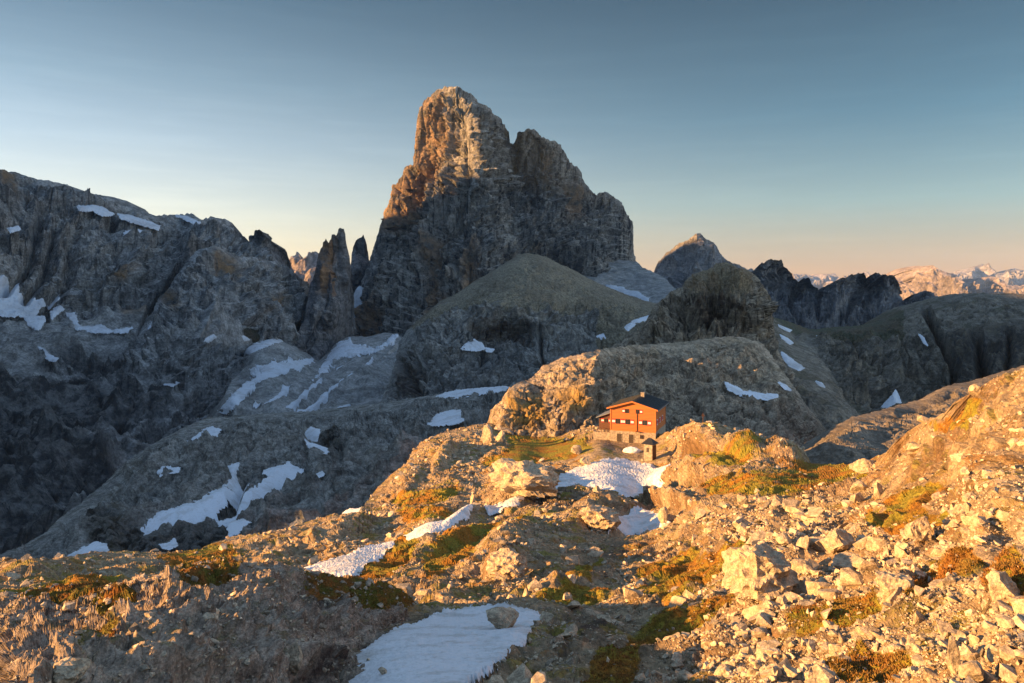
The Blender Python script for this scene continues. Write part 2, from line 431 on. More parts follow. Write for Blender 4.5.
rng_layer('far_range', [(560, 283), (700, 278), (760, 277), (791, 275.6), (804, 274), (812, 277), (821, 274), (835, 274), (840, 278), (862, 275.6), (866, 271.4), (871, 275), (890, 277), (930, 278), (957, 275),
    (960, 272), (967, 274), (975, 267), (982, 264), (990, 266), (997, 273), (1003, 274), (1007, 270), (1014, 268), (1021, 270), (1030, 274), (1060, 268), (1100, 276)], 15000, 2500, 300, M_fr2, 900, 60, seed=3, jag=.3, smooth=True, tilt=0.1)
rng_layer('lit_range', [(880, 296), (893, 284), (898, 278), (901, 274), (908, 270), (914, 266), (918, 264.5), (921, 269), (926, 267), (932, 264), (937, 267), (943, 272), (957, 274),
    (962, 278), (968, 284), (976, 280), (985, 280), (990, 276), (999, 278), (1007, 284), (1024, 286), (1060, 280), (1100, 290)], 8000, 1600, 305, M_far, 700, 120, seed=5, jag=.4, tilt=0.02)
rng_layer('pale_spires', [(255, 270), (270, 262), (281, 258), (285, 256), (288, 259), (295, 255), (298, 252), (302, 258), (306, 256), (309, 251), (316, 250), (320, 256), (335, 262), (380, 270)], 5200, 900, 300, M_far, 320, 120, seed=9, jag=1.6, tilt=0.15)

# pointed peak with a lit tip, and the grey scree saddle at its foot
relief('pointed_mountain', [(620, 300), (640, 287), (654, 272), (657, 262), (665, 254), (673, 248), (678.6, 243.5), (688, 240), (694, 234), (700, 233), (706, 239), (714, 242.6), (719.6, 252), (725.5, 258), (733, 262), (745, 267), (770, 275), (800, 290)],
       [(630, 330), (800, 330)], [(620, 300, 3700), (654, 270, 3700), (678, 243, 3550), (697, 233, 3400), (714, 243, 3500), (745, 267, 3650), (800, 290, 3800), (640, 330, 3250), (700, 300, 3080), (800, 330, 3300), (720, 270, 3300), (670, 280, 3300)],
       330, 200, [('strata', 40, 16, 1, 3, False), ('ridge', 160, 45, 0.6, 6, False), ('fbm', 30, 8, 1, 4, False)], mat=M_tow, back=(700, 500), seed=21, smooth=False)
relief('scree_saddle', [(560, 240), (636, 262), (643, 267), (653, 272), (665, 278), (675, 289), (690, 300), (720, 312)], [(560, 330), (720, 330)],
       [(560, 240, 2700), (636, 262, 2500), (675, 289, 2100), (720, 312, 1900), (560, 330, 1700), (640, 330, 1600), (720, 330, 1600), (630, 295, 2050)], 160, 90,
       [('fbm', 60, 6, 1, 5, False)], mat=M_scr, smat=S_far, seed=23, smooth=True,
       snow=[('snow bank at the right-hand foot of the big rock tower, above the brown dome', [(605, 284), (622, 287), (636, 291), (650, 298), (648, 302), (630, 297), (612, 291)], .4)], snow_group=None)

# dark towers
relief('jagged_ridge', [(700, 285), (740, 275), (755, 270), (759.5, 266), (766, 262), (771, 260), (782, 260), (784, 266), (790, 273), (796, 281), (800, 284), (804, 278), (809.5, 279), (813, 287), (818, 291), (823, 287), (829, 284), (833, 287),
    (837, 280), (843, 278), (850, 280), (853, 275), (865, 274.5), (867, 278), (869, 288), (873, 276), (879, 274.5), (893, 275), (896, 278), (900, 287), (901, 295), (907, 301), (915, 294), (921, 291), (929, 289.5), (935, 295), (950, 302), (980, 306)],
    [(700, 335), (980, 335)], [(700, 285, 2700), (765, 262, 2450), (796, 281, 2650), (805, 278, 2500), (816, 290, 2620), (830, 284, 2480), (853, 275, 2480), (869, 285, 2650), (885, 275, 2480), (905, 300, 2700), (925, 290, 2500), (980, 306, 2600),
    (700, 335, 2150), (770, 320, 2200), (800, 310, 2300), (830, 320, 2150), (860, 320, 2150), (885, 310, 2250), (920, 320, 2150), (980, 335, 2100)],
    560, 190, [('ridge', 90, 40, 0.22, 6, False), ('crack', 60, 22, .2, 1, False), ('strata', 30, 7, 1, 3, False), ('fbm', 18, 6, 1, 4, False)],
    creases=[([(868, 276), (855, 300), (838, 325)], 6, -70), ([(798, 284), (790, 305), (800, 325)], 6, -60), ([(816, 288), (818, 320)], 5, -45), ([(846, 300), (832, 325)], 7, 45)],
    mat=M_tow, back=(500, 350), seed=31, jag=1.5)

# ---- the great rock tower
relief('mountain', [(325, 350), (350, 300), (359, 286), (365, 267), (376, 236), (384, 208), (388, 203), (390, 196), (391.5, 184), (395, 184), (399, 177), (404, 166), (412.5, 163), (414, 150), (415, 136), (417, 118), (419, 108), (424, 100), (431, 94), (437, 90),
    (449, 87), (457, 86.5), (465, 91), (474, 94), (479, 100), (484, 105), (490, 108), (493, 114), (498, 116), (504, 124), (508, 131), (509.5, 141), (514, 146), (515.5, 138), (518, 132), (523, 131.5), (529, 129), (534, 129), (540, 135), (546, 139),
    (556, 141), (562, 144), (568, 155), (573, 163), (581, 172), (587, 185), (592, 190), (598, 194), (601, 191), (606, 192), (615, 196), (623, 203), (627.5, 214), (633, 222), (634, 236), (635, 255), (638, 267), (640, 286), (643, 300)],
    [(325, 372), (640, 372)],
    [(325, 350, 2180), (359, 286, 2200), (376, 236, 2190), (391, 190, 2170), (404, 166, 2160), (414, 140, 2150), (419, 108, 2140), (437, 90, 2130), (457, 87, 2070), (474, 94, 2120), (484, 105, 2170), (493, 114, 2220), (509, 135, 2290), (515, 146, 2330),
     (520, 133, 2190), (534, 129, 2225), (562, 144, 2320), (581, 172, 2385), (598, 194, 2450), (623, 203, 2500), (634, 230, 2560), (636, 262, 2590), (643, 300, 2620),
     (466, 105, 2050), (472, 118, 2015), (484, 122, 2090), (474, 150, 1985), (490, 160, 2070), (476, 185, 1960), (440, 130, 2085), (440, 170, 2050), (450, 178, 2005), (420, 200, 2075), (395, 220, 2100), (480, 250, 1900), (440, 250, 1950), (400, 270, 2000), (375, 300, 2040), (370, 345, 1960), (400, 345, 1870), (440, 340, 1830), (480, 340, 1800),
     (505, 170, 2150), (490, 140, 2110), (495, 200, 2060), (530, 190, 2210), (545, 180, 2220), (520, 250, 2060), (560, 230, 2190), (600, 240, 2350), (560, 290, 2090), (610, 285, 2290), (540, 340, 1930), (600, 350, 2130), (640, 350, 2330), (325, 372, 2000)],
    900, 660,
    [('ridge', 170, 22, 0.16, 3, False), ('ridge', 62, 23, 0.13, 5, False), ('crack', 60, 20, 0.16, 1, False), ('crack', 90, 6, 2.2, 1, False), ('strata', 24, 9, 1, 3, False), ('block', 26, 3, 0.6, 1, False), ('fbm', 14, 2.6, 0.5, 5, False)],
    creases=[([(514, 140), (521, 170), (533, 205), (548, 245)], 7, -48), ([(487, 190), (484, 230), (480, 285), (478, 345)], 4.5, -30), ([(471, 110), (474, 145), (475, 180), (478, 184)], 9, 26),
             ([(480, 172), (484, 210), (490, 300)], 10, 22), ([(458, 135), (445, 165), (430, 205)], 7, 16), ([(446, 150), (436, 185), (416, 225)], 4, -22), ([(437, 190), (432, 240), (428, 330)], 4, -22), ([(455, 195), (452, 250), (458, 330)], 4, -24),
             ([(416, 215), (410, 260), (408, 330)], 4, -18), ([(395, 250), (376, 300), (350, 340)], 5, 14), ([(405, 228), (385, 262), (362, 300), (345, 330)], 4, -26),
             ([(432, 100), (434, 140), (425, 165), (412, 190)], 6, -16), ([(480, 174), (515, 186), (560, 206), (590, 216)], 3.5, 20), ([(498, 172), (530, 240), (560, 290)], 6, 14), ([(590, 195), (585, 230), (600, 270)], 5, -22),
             ([(562, 150), (560, 190), (575, 235), (590, 280)], 5, -24), ([(470, 133), (505, 142)], 3, 14), ([(612, 200), (610, 240), (622, 285)], 4, -20)],
    ochre=[[(425, 100), (440, 95), (445, 140), (430, 170), (408, 200), (400, 185), (415, 130)], [(420, 235), (432, 238), (430, 300), (436, 325), (424, 310)], [(436, 290), (450, 300), (455, 325), (440, 320)], [(386, 190), (412, 165), (410, 215), (395, 225), (380, 228)],
           [(572, 184), (580, 190), (588, 212), (580, 210)], [(462, 270), (472, 240), (478, 290), (468, 310)], [(355, 310), (375, 295), (372, 330), (360, 340)], [(542, 150), (556, 155), (558, 175), (546, 178)]],
    dark_patch=[[(500, 250), (560, 245), (600, 280), (630, 290), (600, 310), (520, 280)], [(520, 135), (535, 150), (540, 190), (525, 180)]],
    snow=[('snow filled gully running down between the two side spires and the big tower', [(357, 283), (362, 288), (357, 305), (352, 322), (350, 334), (343, 343), (336, 341), (342, 326), (350, 306)], .4),
          ('small snow fleck on the wall of the big tower at its right-hand base', [(633, 281), (637, 290), (640, 297), (634, 293)], .2)],
    mat=M_mtn, smat=S_far, back=(420, 560), seed=41, jag=1.5)

# side spires
relief('spire', [(286, 372), (289, 346), (306, 317), (309, 290), (314, 273), (317, 258), (322.5, 243), (325, 238), (328, 243), (332, 235), (336, 236), (340, 228), (344, 229), (346, 240), (348, 252), (349.5, 264), (351, 280), (351, 296), (346, 312), (340, 324), (333, 342), (328, 352), (324, 370)],
       [(286, 380), (324, 380)], [(286, 372, 1774), (309, 290, 1801), (317, 258, 1801), (325, 238, 1787), (340, 228, 1765), (348, 252, 1810), (351, 296, 1864), (334, 342, 1774), (324, 370, 1720), (330, 270, 1742), (325, 310, 1701), (310, 340, 1674), (315, 362, 1629), (340, 300, 1756), (292, 365, 1683)],
       240, 260, [('ridge', 45, 16, 0.15, 5, False), ('crack', 40, 12, .15, 1, False), ('strata', 22, 5, 1, 3, False), ('fbm', 12, 4, 0.6, 5, False)], creases=[([(331, 240), (328, 280), (322, 330)], 4, -22), ([(338, 280), (343, 276), (352, 290)], 4, 14)],
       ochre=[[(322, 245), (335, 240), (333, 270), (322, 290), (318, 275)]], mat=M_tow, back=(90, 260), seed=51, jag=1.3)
relief('spire', [(345, 300), (350, 270), (353, 247), (358, 238), (361, 238), (363, 235), (366, 242), (368, 252), (372, 270), (376, 300)], [(345, 320), (376, 320)],
       [(345, 300, 2290), (353, 247, 2280), (362, 236, 2250), (368, 252, 2290), (376, 300, 2350), (360, 270, 2230), (360, 310, 2210)], 110, 150, [('ridge', 35, 12, 0.15, 5, False), ('fbm', 12, 4, 0.6, 5, False)], mat=M_tow, back=(80, 260), seed=53, jag=1.2)

# ---- left massif and the dark basin under it
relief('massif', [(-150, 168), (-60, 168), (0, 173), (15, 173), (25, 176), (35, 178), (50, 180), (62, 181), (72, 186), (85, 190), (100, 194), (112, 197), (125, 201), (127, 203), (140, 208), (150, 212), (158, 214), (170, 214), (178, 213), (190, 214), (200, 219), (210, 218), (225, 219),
    (232, 224), (239, 231), (246, 235), (250, 239), (253, 231), (258, 230), (263, 233), (268, 244), (273, 252), (275, 258), (290, 272), (320, 300), (350, 330)],
    [(-150, 560), (340, 560)],
    [(-150, 168, 1750), (0, 173, 1750), (60, 181, 1800), (125, 201, 1870), (178, 213, 1930), (225, 219, 1980), (250, 236, 2050), (258, 230, 1960), (275, 258, 2050), (320, 300, 2150), (350, 330, 2150),
     (0, 200, 1560), (60, 210, 1600), (100, 215, 1680), (150, 228, 1740), (200, 235, 1800), (240, 250, 1860), (0, 300, 1330), (60, 300, 1400), (110, 270, 1480), (125, 258, 1500), (170, 270, 1620), (110, 315, 1400), (230, 270, 1720), (270, 280, 1850),
     (0, 330, 1260), (80, 340, 1270), (160, 320, 1420), (230, 330, 1500), (290, 330, 1600), (0, 380, 1050), (100, 380, 1060), (200, 370, 1200), (300, 370, 1700), (0, 440, 840), (100, 440, 830), (200, 440, 900), (330, 440, 1200), (0, 500, 660), (100, 500, 640), (0, 560, 520), (150, 560, 500), (340, 560, 520), (-150, 300, 1250), (-150, 440, 800), (-150, 560, 500)],
    860, 720,
    [('ridge', 230, 42, 0.4, 4, False), ('ridge', 75, 20, 0.3, 5, False), ('crack', 80, 13, 0.4, 1, False), ('strata', 26, 11, 1, 3, False), ('fbm', 14, 3.2, 1, 5, False)],
    creases=[([(45, 200), (30, 250), (5, 290)], 9, -40), ([(60, 215), (50, 260), (25, 300)], 7, -38), ([(78, 225), (70, 262), (50, 300)], 7, -30), ([(185, 262), (170, 285), (155, 305), (140, 330)], 6, -60), ([(240, 235), (232, 262)], 4, -40), ([(225, 240), (235, 252)], 4, -30),
             ([(248, 238), (243, 262)], 4, -60), ([(120, 250), (140, 256), (150, 270)], 6, 30), ([(0, 415), (60, 425), (120, 420)], 10, -25), ([(0, 480), (50, 470), (100, 485)], 12, 20)],
    ochre=[[(114, 250), (130, 254), (140, 262), (136, 272), (112, 268)], [(3, 178), (14, 178), (13, 195), (3, 192)], [(120, 300), (140, 296), (145, 308), (125, 312)]],
    dark_patch=[[(-150, 440), (0, 445), (60, 440), (110, 455), (135, 470), (100, 500), (60, 540), (0, 560), (-150, 560)], [(-150, 385), (0, 380), (80, 372), (150, 385), (190, 400), (120, 425), (60, 430), (-150, 430)], [(60, 345), (140, 350), (180, 360), (120, 368)]],  # dark colour laid over the lower-left basin and the benches above
        snow=[('lowest-lying broad snow field on the far left under the long grey massif', [(-30, 275), (8, 275), (18, 280), (20, 293), (33, 291), (36, 300), (52, 297), (60, 292), (58, 299), (42, 307), (36, 315), (14, 316), (-30, 314)]),
          ('snow tongue between the far-left snow field and the zigzag snow band', [(24, 316), (44, 316), (46, 321), (38, 330), (28, 324)], .4), ('slanting snow strip right of the far-left snow field', [(50, 312), (60, 305), (64, 309), (52, 318)], .4),
          ('zigzag snow band in the middle of the gravel bench under the massif', [(66, 312), (74, 313), (80, 326), (92, 326), (100, 324), (112, 330), (132, 327), (128, 332), (104, 333), (84, 331), (76, 329)], .5),
          ('snow fan with a long arm at the foot of the dark gully', [(150, 307), (158, 302), (156, 310), (172, 316), (186, 311), (203, 304), (203, 308), (190, 316), (176, 319), (160, 324), (146, 328), (146, 320)], .5),
          ('white snow ledge on top of the massif, left of its middle', [(78, 206), (92, 205), (104, 208), (114, 214), (104, 216), (94, 211), (80, 210)], .4), ('long thin snow strip along the massif top, right of the white ledge', [(118, 213), (140, 218), (160, 225), (158, 229), (142, 225), (120, 218)], .4),
          ('smallest snow strip under the flat top of the massif', [(125, 231), (138, 229), (146, 232), (136, 236), (124, 235)], .3), ('snow streak near the round summit at the right end of the massif', [(176, 215), (186, 216), (200, 222), (198, 226), (186, 220)], .3),
          ('snow wedge low on the far left, above the dark basin', [(38, 346), (44, 349), (50, 355), (58, 358), (54, 361), (40, 356)], .4), ('snow spot just under the left end of the massif crest', [(8, 228), (18, 226), (20, 229), (10, 232)], .2),
          ('short snow fleck on the bench above the dark basin, nearest the scree fans', [(164, 384), (176, 378), (188, 375), (186, 379), (174, 385)], .3)],
    gravel=[[(-40, 318), (20, 318), (70, 312), (110, 318), (135, 300), (150, 325), (200, 320), (232, 328), (205, 345), (150, 342), (120, 346), (70, 342), (30, 350), (-40, 345)], [(180, 285), (160, 300), (140, 335), (150, 340), (175, 310)], [(-40, 352), (30, 356), (60, 368), (20, 372), (-40, 370)], [(130, 395), (180, 372), (210, 380), (170, 400)]],
    fade=lambda px, py: 1 - .3 * sstep(335, 375, py),
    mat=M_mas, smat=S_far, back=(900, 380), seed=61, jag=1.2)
relief('front_hill', [(120, 360), (140, 330), (155, 305), (166, 292), (176, 275), (186, 263), (199, 249), (212, 247), (224, 249), (239, 256), (252, 257), (266, 260), (282, 263), (290, 269), (299, 277), (305, 280), (311, 287), (310, 300), (307, 318), (320, 340)],
       [(120, 380), (330, 380)],
       [(120, 360, 1330), (155, 305, 1500), (186, 263, 1600), (212, 247, 1620), (240, 256, 1660), (282, 263, 1780), (305, 280, 1900), (311, 300, 1950), (320, 340, 1850), (170, 320, 1340), (210, 290, 1460), (240, 290, 1540), (270, 310, 1600), (200, 325, 1300), (235, 325, 1420), (270, 340, 1560), (300, 345, 1800),
        (150, 350, 1200), (200, 355, 1250), (260, 365, 1500), (320, 375, 1750), (120, 380, 1100), (230, 380, 1350)], 440, 330,
       [('ridge', 90, 26, 0.3, 5, False), ('strata', 22, 10, 1, 3, False), ('fbm', 14, 3.2, 1, 5, False)], creases=[([(212, 300), (230, 310), (260, 325), (285, 340)], 10, -20), ([(215, 300), (205, 325), (190, 350)], 6, 14)],
       ochre=[[(215, 252), (235, 260), (240, 275), (222, 265)], [(163, 290), (172, 294), (175, 306), (165, 302)], [(268, 300), (282, 300), (280, 312), (270, 310)]],
       grass=[[(245, 330), (290, 326), (306, 322), (310, 345), (270, 350)]],
       snow=[('snow dot on the slope of the front hill near its middle', [(238, 334), (244, 336), (250, 340), (244, 341)], .2), ('snow strip beside the grey cone on the front hill', [(200, 342), (214, 335), (216, 337), (206, 344)], .2), ('snow sliver at the right foot of the front hill', [(270, 314), (278, 316), (276, 318)], .1)],
       gravel=[[(206, 312), (222, 313), (250, 324), (285, 343), (300, 352), (270, 356), (232, 350), (205, 350), (190, 340)]],
       mat=M_mas, smat=S_far, back=(350, 260), seed=67, jag=1.2)

# ---- scree fans under the tower
relief('scree_slope', [(204, 418), (222, 398), (236, 372), (246, 350), (258, 341), (275, 336), (292, 345), (318, 362), (330, 350), (338, 342), (350, 336), (365, 337), (385, 332), (398, 334), (420, 360), (440, 390)], [(204, 440), (450, 440)],
       [(204, 418, 837), (230, 380, 1190), (246, 350, 1430), (275, 336, 1650), (318, 362, 1560), (338, 342, 1674), (365, 337, 1693), (398, 334, 1655), (440, 390, 1116), (204, 440, 725), (250, 420, 744), (300, 400, 837), (350, 400, 856), (350, 370, 1162), (450, 440, 651), (300, 375, 1116), (230, 385, 930)],
       420, 160, [('fbm', 50, 4.5, 1, 6, False), ('ridge', 120, 10, 0.5, 3, True)],
       creases=[([(385, 350), (350, 372), (310, 400)], 4, -7), ([(395, 345), (360, 375), (330, 400)], 3, 5)],
       snow=[('long forked snow fan spreading down the grey scree below the side spires', [(218, 410), (230, 396), (240, 384), (252, 374), (262, 368), (272, 358), (284, 360), (298, 362), (312, 358), (314, 362), (300, 370), (286, 376), (272, 378), (262, 384), (252, 388), (246, 396), (234, 406), (224, 412)], 1.1),
             ('thick snow apron where the gully opens onto the scree', [(330, 352), (338, 342), (350, 338), (354, 344), (372, 346), (384, 341), (397, 334), (398, 337), (378, 349), (362, 352), (348, 356), (336, 362), (318, 376), (310, 382), (322, 366)], .7),
             ('lens of snow alone on the grey scree under the apron', [(334, 366), (342, 363), (343, 366), (336, 371)], .2), ('narrow snow stripe on the scree nearest the dark dome', [(312, 402), (320, 394), (332, 388), (330, 392), (318, 402)], .2),
             ('snow streaks crossing the scree at the foot of the front hill', [(226, 350), (240, 342), (252, 344), (268, 338), (288, 334), (284, 340), (262, 350), (244, 356), (232, 354)], .9),
             ('upper thin snow stripe on the scree, between fan and apron', [(284, 404), (296, 396), (312, 386), (322, 378), (320, 384), (308, 394), (292, 405)], .3), ('long hair-thin snow streak crossing the scree under the apron', [(296, 412), (330, 388), (356, 368), (372, 354), (374, 357), (350, 378), (322, 400), (302, 413)], .3), ('faint snow thread beside the fan on the scree', [(252, 408), (270, 396), (288, 386), (290, 389), (272, 400), (256, 410)], .3), ('lowest snow blot on the scree above the grey shelf', [(336, 404), (350, 400), (352, 402), (344, 407)], .2)],
       mat=M_scr, smat=S_mid, back=(100, 60), seed=71, smooth=True, jag=.6)

# ---- brown topped dome
relief('dome_hill', [(360, 420), (380, 402), (393, 369), (398, 344), (408, 329), (421, 316), (441, 301), (456, 294), (476, 280), (494, 270), (505, 263), (512, 259), (518, 254), (530, 253), (545, 256), (558, 263), (572, 269), (578, 272), (588, 278), (601, 284), (621, 292), (639, 299), (655, 303), (680, 308), (700, 315)],
       [(360, 440), (700, 440)],
       [(360, 420, 700), (380, 402, 760), (398, 344, 900), (421, 316, 930), (456, 294, 960), (494, 270, 1000), (525, 253, 1040), (560, 264, 1050), (601, 284, 1060), (639, 299, 1060), (700, 315, 1050),
        (530, 280, 930), (480, 300, 880), (440, 318, 850), (560, 300, 900), (600, 312, 900), (500, 306, 850), (540, 308, 855), (500, 330, 830), (420, 345, 800), (470, 342, 790), (530, 345, 815), (590, 335, 850), (470, 355, 765), (540, 358, 770), (600, 360, 790),
        (420, 385, 700), (480, 388, 700), (540, 388, 715), (640, 345, 800), (600, 400, 660), (690, 360, 760), (500, 415, 620), (400, 420, 640), (640, 430, 600)],
       680, 430, [('ridge', 45, 7, 0.3, 5, False), ('crack', 30, 7, .3, 1, False), ('strata', 11, 5, 1, 3, False), ('ridge', 16, 3.0, 0.15, 4, False), ('fbm', 6, 1.0, 1, 4, False)],
       creases=[([(475, 326), (490, 332), (510, 331), (526, 326)], 8, -16), ([(541, 318), (538, 345), (545, 365)], 3, -10), ([(470, 308), (530, 311), (600, 316)], 3, 5), ([(413, 330), (405, 350), (410, 370)], 5, -9), ([(398, 362), (408, 380), (418, 400)], 7, -18)],
       fade=lambda px, py: 0.3 + 0.7 * sstep(300, 312, py + np.abs(px - 525) * 0.02) * (1 - 0.6 * sstep(600, 625, px)),
       grass=[[(410, 326), (456, 294), (494, 268), (530, 250), (580, 270), (640, 298), (700, 310), (690, 340), (640, 345), (610, 325), (590, 309), (540, 306), (480, 302), (440, 312)], [(600, 300), (700, 300), (700, 350), (600, 350)]],
       dark_patch=[[(472, 322), (500, 318), (528, 322), (524, 336), (500, 340), (478, 336)], [(400, 360), (415, 370), (418, 400), (398, 395)]],  # dark colour laid over the cave hollow and the left cleft
       snow=[('triangular snow patch on the ledge below the cave in the dome', [(462, 348), (466, 344), (474, 339), (482, 344), (484, 348), (476, 350)], .3), ('tiny snow dash beside the triangular patch on the dome ledge', [(486, 348), (494, 349), (492, 351), (487, 351)], .1),
             ('snow stripe down the brown slope left of the rocky knoll', [(624, 328), (630, 322), (640, 318), (652, 315), (648, 320), (636, 323), (628, 330)], .2), ('little snow spot at the right end of the dome cliff', [(597, 336), (603, 334), (605, 338), (600, 339)], .1)],
       mat=M_dom, smat=S_mid, back=(300, 200), seed=81, jag=.5)

# ---- right-hand hill with its dark cliffs
relief('cliff_hill', [(730, 345), (755, 322), (773, 317), (790, 322), (809, 329), (820, 329), (835, 327), (858, 325), (880, 321), (902, 308), (912, 304), (921, 302), (940, 297), (952, 294), (966, 293), (996, 293), (1024, 294), (1060, 293), (1150, 290)],
       [(730, 520), (1150, 520)],
       [(730, 345, 700), (773, 317, 780), (809, 329, 860), (835, 327, 900), (880, 321, 900), (902, 308, 920), (940, 297, 920), (966, 293, 900), (1024, 294, 880), (1150, 290, 850), (830, 336, 800), (880, 332, 800), (930, 325, 790), (980, 325, 760), (1040, 325, 740),
        (780, 345, 660), (815, 360, 640), (850, 350, 710), (900, 350, 735), (960, 340, 730), (800, 390, 540), (840, 385, 590), (880, 390, 620), (940, 380, 655), (1000, 380, 640), (1060, 380, 640), (790, 430, 440), (840, 430, 470), (890, 425, 560), (950, 430, 590), (1040, 430, 580), (1150, 400, 600), (800, 480, 340), (900, 480, 400), (1040, 500, 420), (1150, 520, 380), (730, 420, 450), (730, 520, 330)],
       720, 400, [('ridge', 60, 10, 0.35, 4, False), ('crack', 34, 7, .25, 1, False), ('ridge', 22, 4, 0.14, 4, False), ('strata', 11, 3.0, 1, 3, False), ('fbm', 5, 1.1, 1, 4, False)],
       creases=[([(925, 308), (940, 335), (955, 370)], 7, -22), ([(975, 330), (982, 365), (980, 400)], 9, -26), ([(1010, 330), (1008, 380)], 6, -14), ([(890, 345), (900, 370), (912, 400)], 7, 14), ([(855, 345), (870, 370), (900, 420)], 6, -12), ([(800, 338), (830, 345), (862, 352)], 5, 9)],
       fade=lambda px, py: 0.12 + 0.88 * np.maximum(sstep(326, 338, py - (px - 900) * 0.03) * sstep(800, 850, px), sstep(775, 790, px + (400 - py) * -0.55 + 0) * 0.35),
       grass=[[(770, 315), (830, 327), (880, 321), (900, 312), (900, 330), (860, 340), (820, 340), (800, 335)]], dark_patch=[[(950, 330), (1040, 325), (1060, 400), (960, 400)]],
       snow=[('higher of the two slim snow strips on the green slope right of the knoll', [(778, 324), (792, 330), (790, 332), (779, 327)], .1), ('lower slim snow strip on the green slope, close to the knoll corner', [(780, 334), (788, 338), (794, 343), (790, 344), (782, 338)], .1),
             ('long tapered snow patch in the middle of the green slope', [(782, 352), (788, 356), (796, 362), (804, 368), (800, 370), (790, 366), (783, 358)], .2), ('snow ledge where the green slope meets the dark towers', [(816, 336), (832, 337), (828, 341), (820, 340)], .2),
             ('tiny snow strip lowest on the green slope', [(816, 381), (822, 383), (825, 387), (820, 386)], .1), ('white snow triangle at the foot of the dark right-hand cliffs', [(896, 390), (899, 396), (901, 402), (893, 402), (890, 399)], .15),
             ('hair-thin snow gully high in the right-hand cliffs', [(919, 334), (924, 338), (927, 345), (924, 343)], .1)],
       gravel=[[(772, 320), (800, 332), (812, 345), (840, 380), (870, 420), (850, 430), (820, 400), (790, 375), (776, 345)]],
       mat=M_val, smat=S_mid, back=(500, 260), seed=91, jag=.6)

# ---- rocky knoll
relief('knoll', [(560, 360), (600, 350), (620, 342), (632, 333), (640, 327), (650, 312), (657, 303), (664, 297), (671, 291), (684, 284), (692, 274), (699, 271), (706, 269), (718, 263), (725, 262), (737, 266), (745, 269), (753, 272), (759, 278), (761, 284), (768, 291), (771, 303), (774, 319), (776, 334), (780, 350), (795, 375)],
       [(560, 400), (795, 400)],
       [(560, 360, 440), (600, 350, 450), (620, 342, 460), (640, 327, 480), (657, 303, 500), (684, 284, 520), (706, 269, 530), (725, 262, 540), (753, 272, 530), (761, 284, 510), (771, 303, 510), (776, 334, 500), (795, 375, 450),
        (660, 320, 440), (690, 300, 455), (725, 285, 480), (750, 290, 470), (757, 310, 445), (700, 320, 425), (740, 322, 430), (758, 338, 435), (640, 345, 410), (700, 345, 395), (750, 352, 400), (770, 350, 440), (620, 390, 360), (780, 395, 380), (700, 390, 350)],
       520, 330, [('ridge', 26, 8, 0.3, 5, False), ('crack', 14, 5, .2, 1, False), ('ridge', 9, 3.2, 0.15, 4, False), ('strata', 7, 2.6, 1, 3, False), ('fbm', 3, .6, 1, 4, False)],
       creases=[([(706, 275), (712, 300), (708, 330)], 5, -5), ([(680, 300), (682, 325)], 4, -5), ([(735, 300), (737, 335)], 4, 4), ([(759, 285), (762, 320), (764, 345)], 4, 5)],
       dark_patch=[[(700, 298), (730, 296), (740, 318), (710, 325), (690, 312)]], grass=[[(684, 284), (725, 260), (755, 272), (745, 288), (700, 292)]],
       mat=M_kno, back=(120, 120), seed=101, jag=1.0)

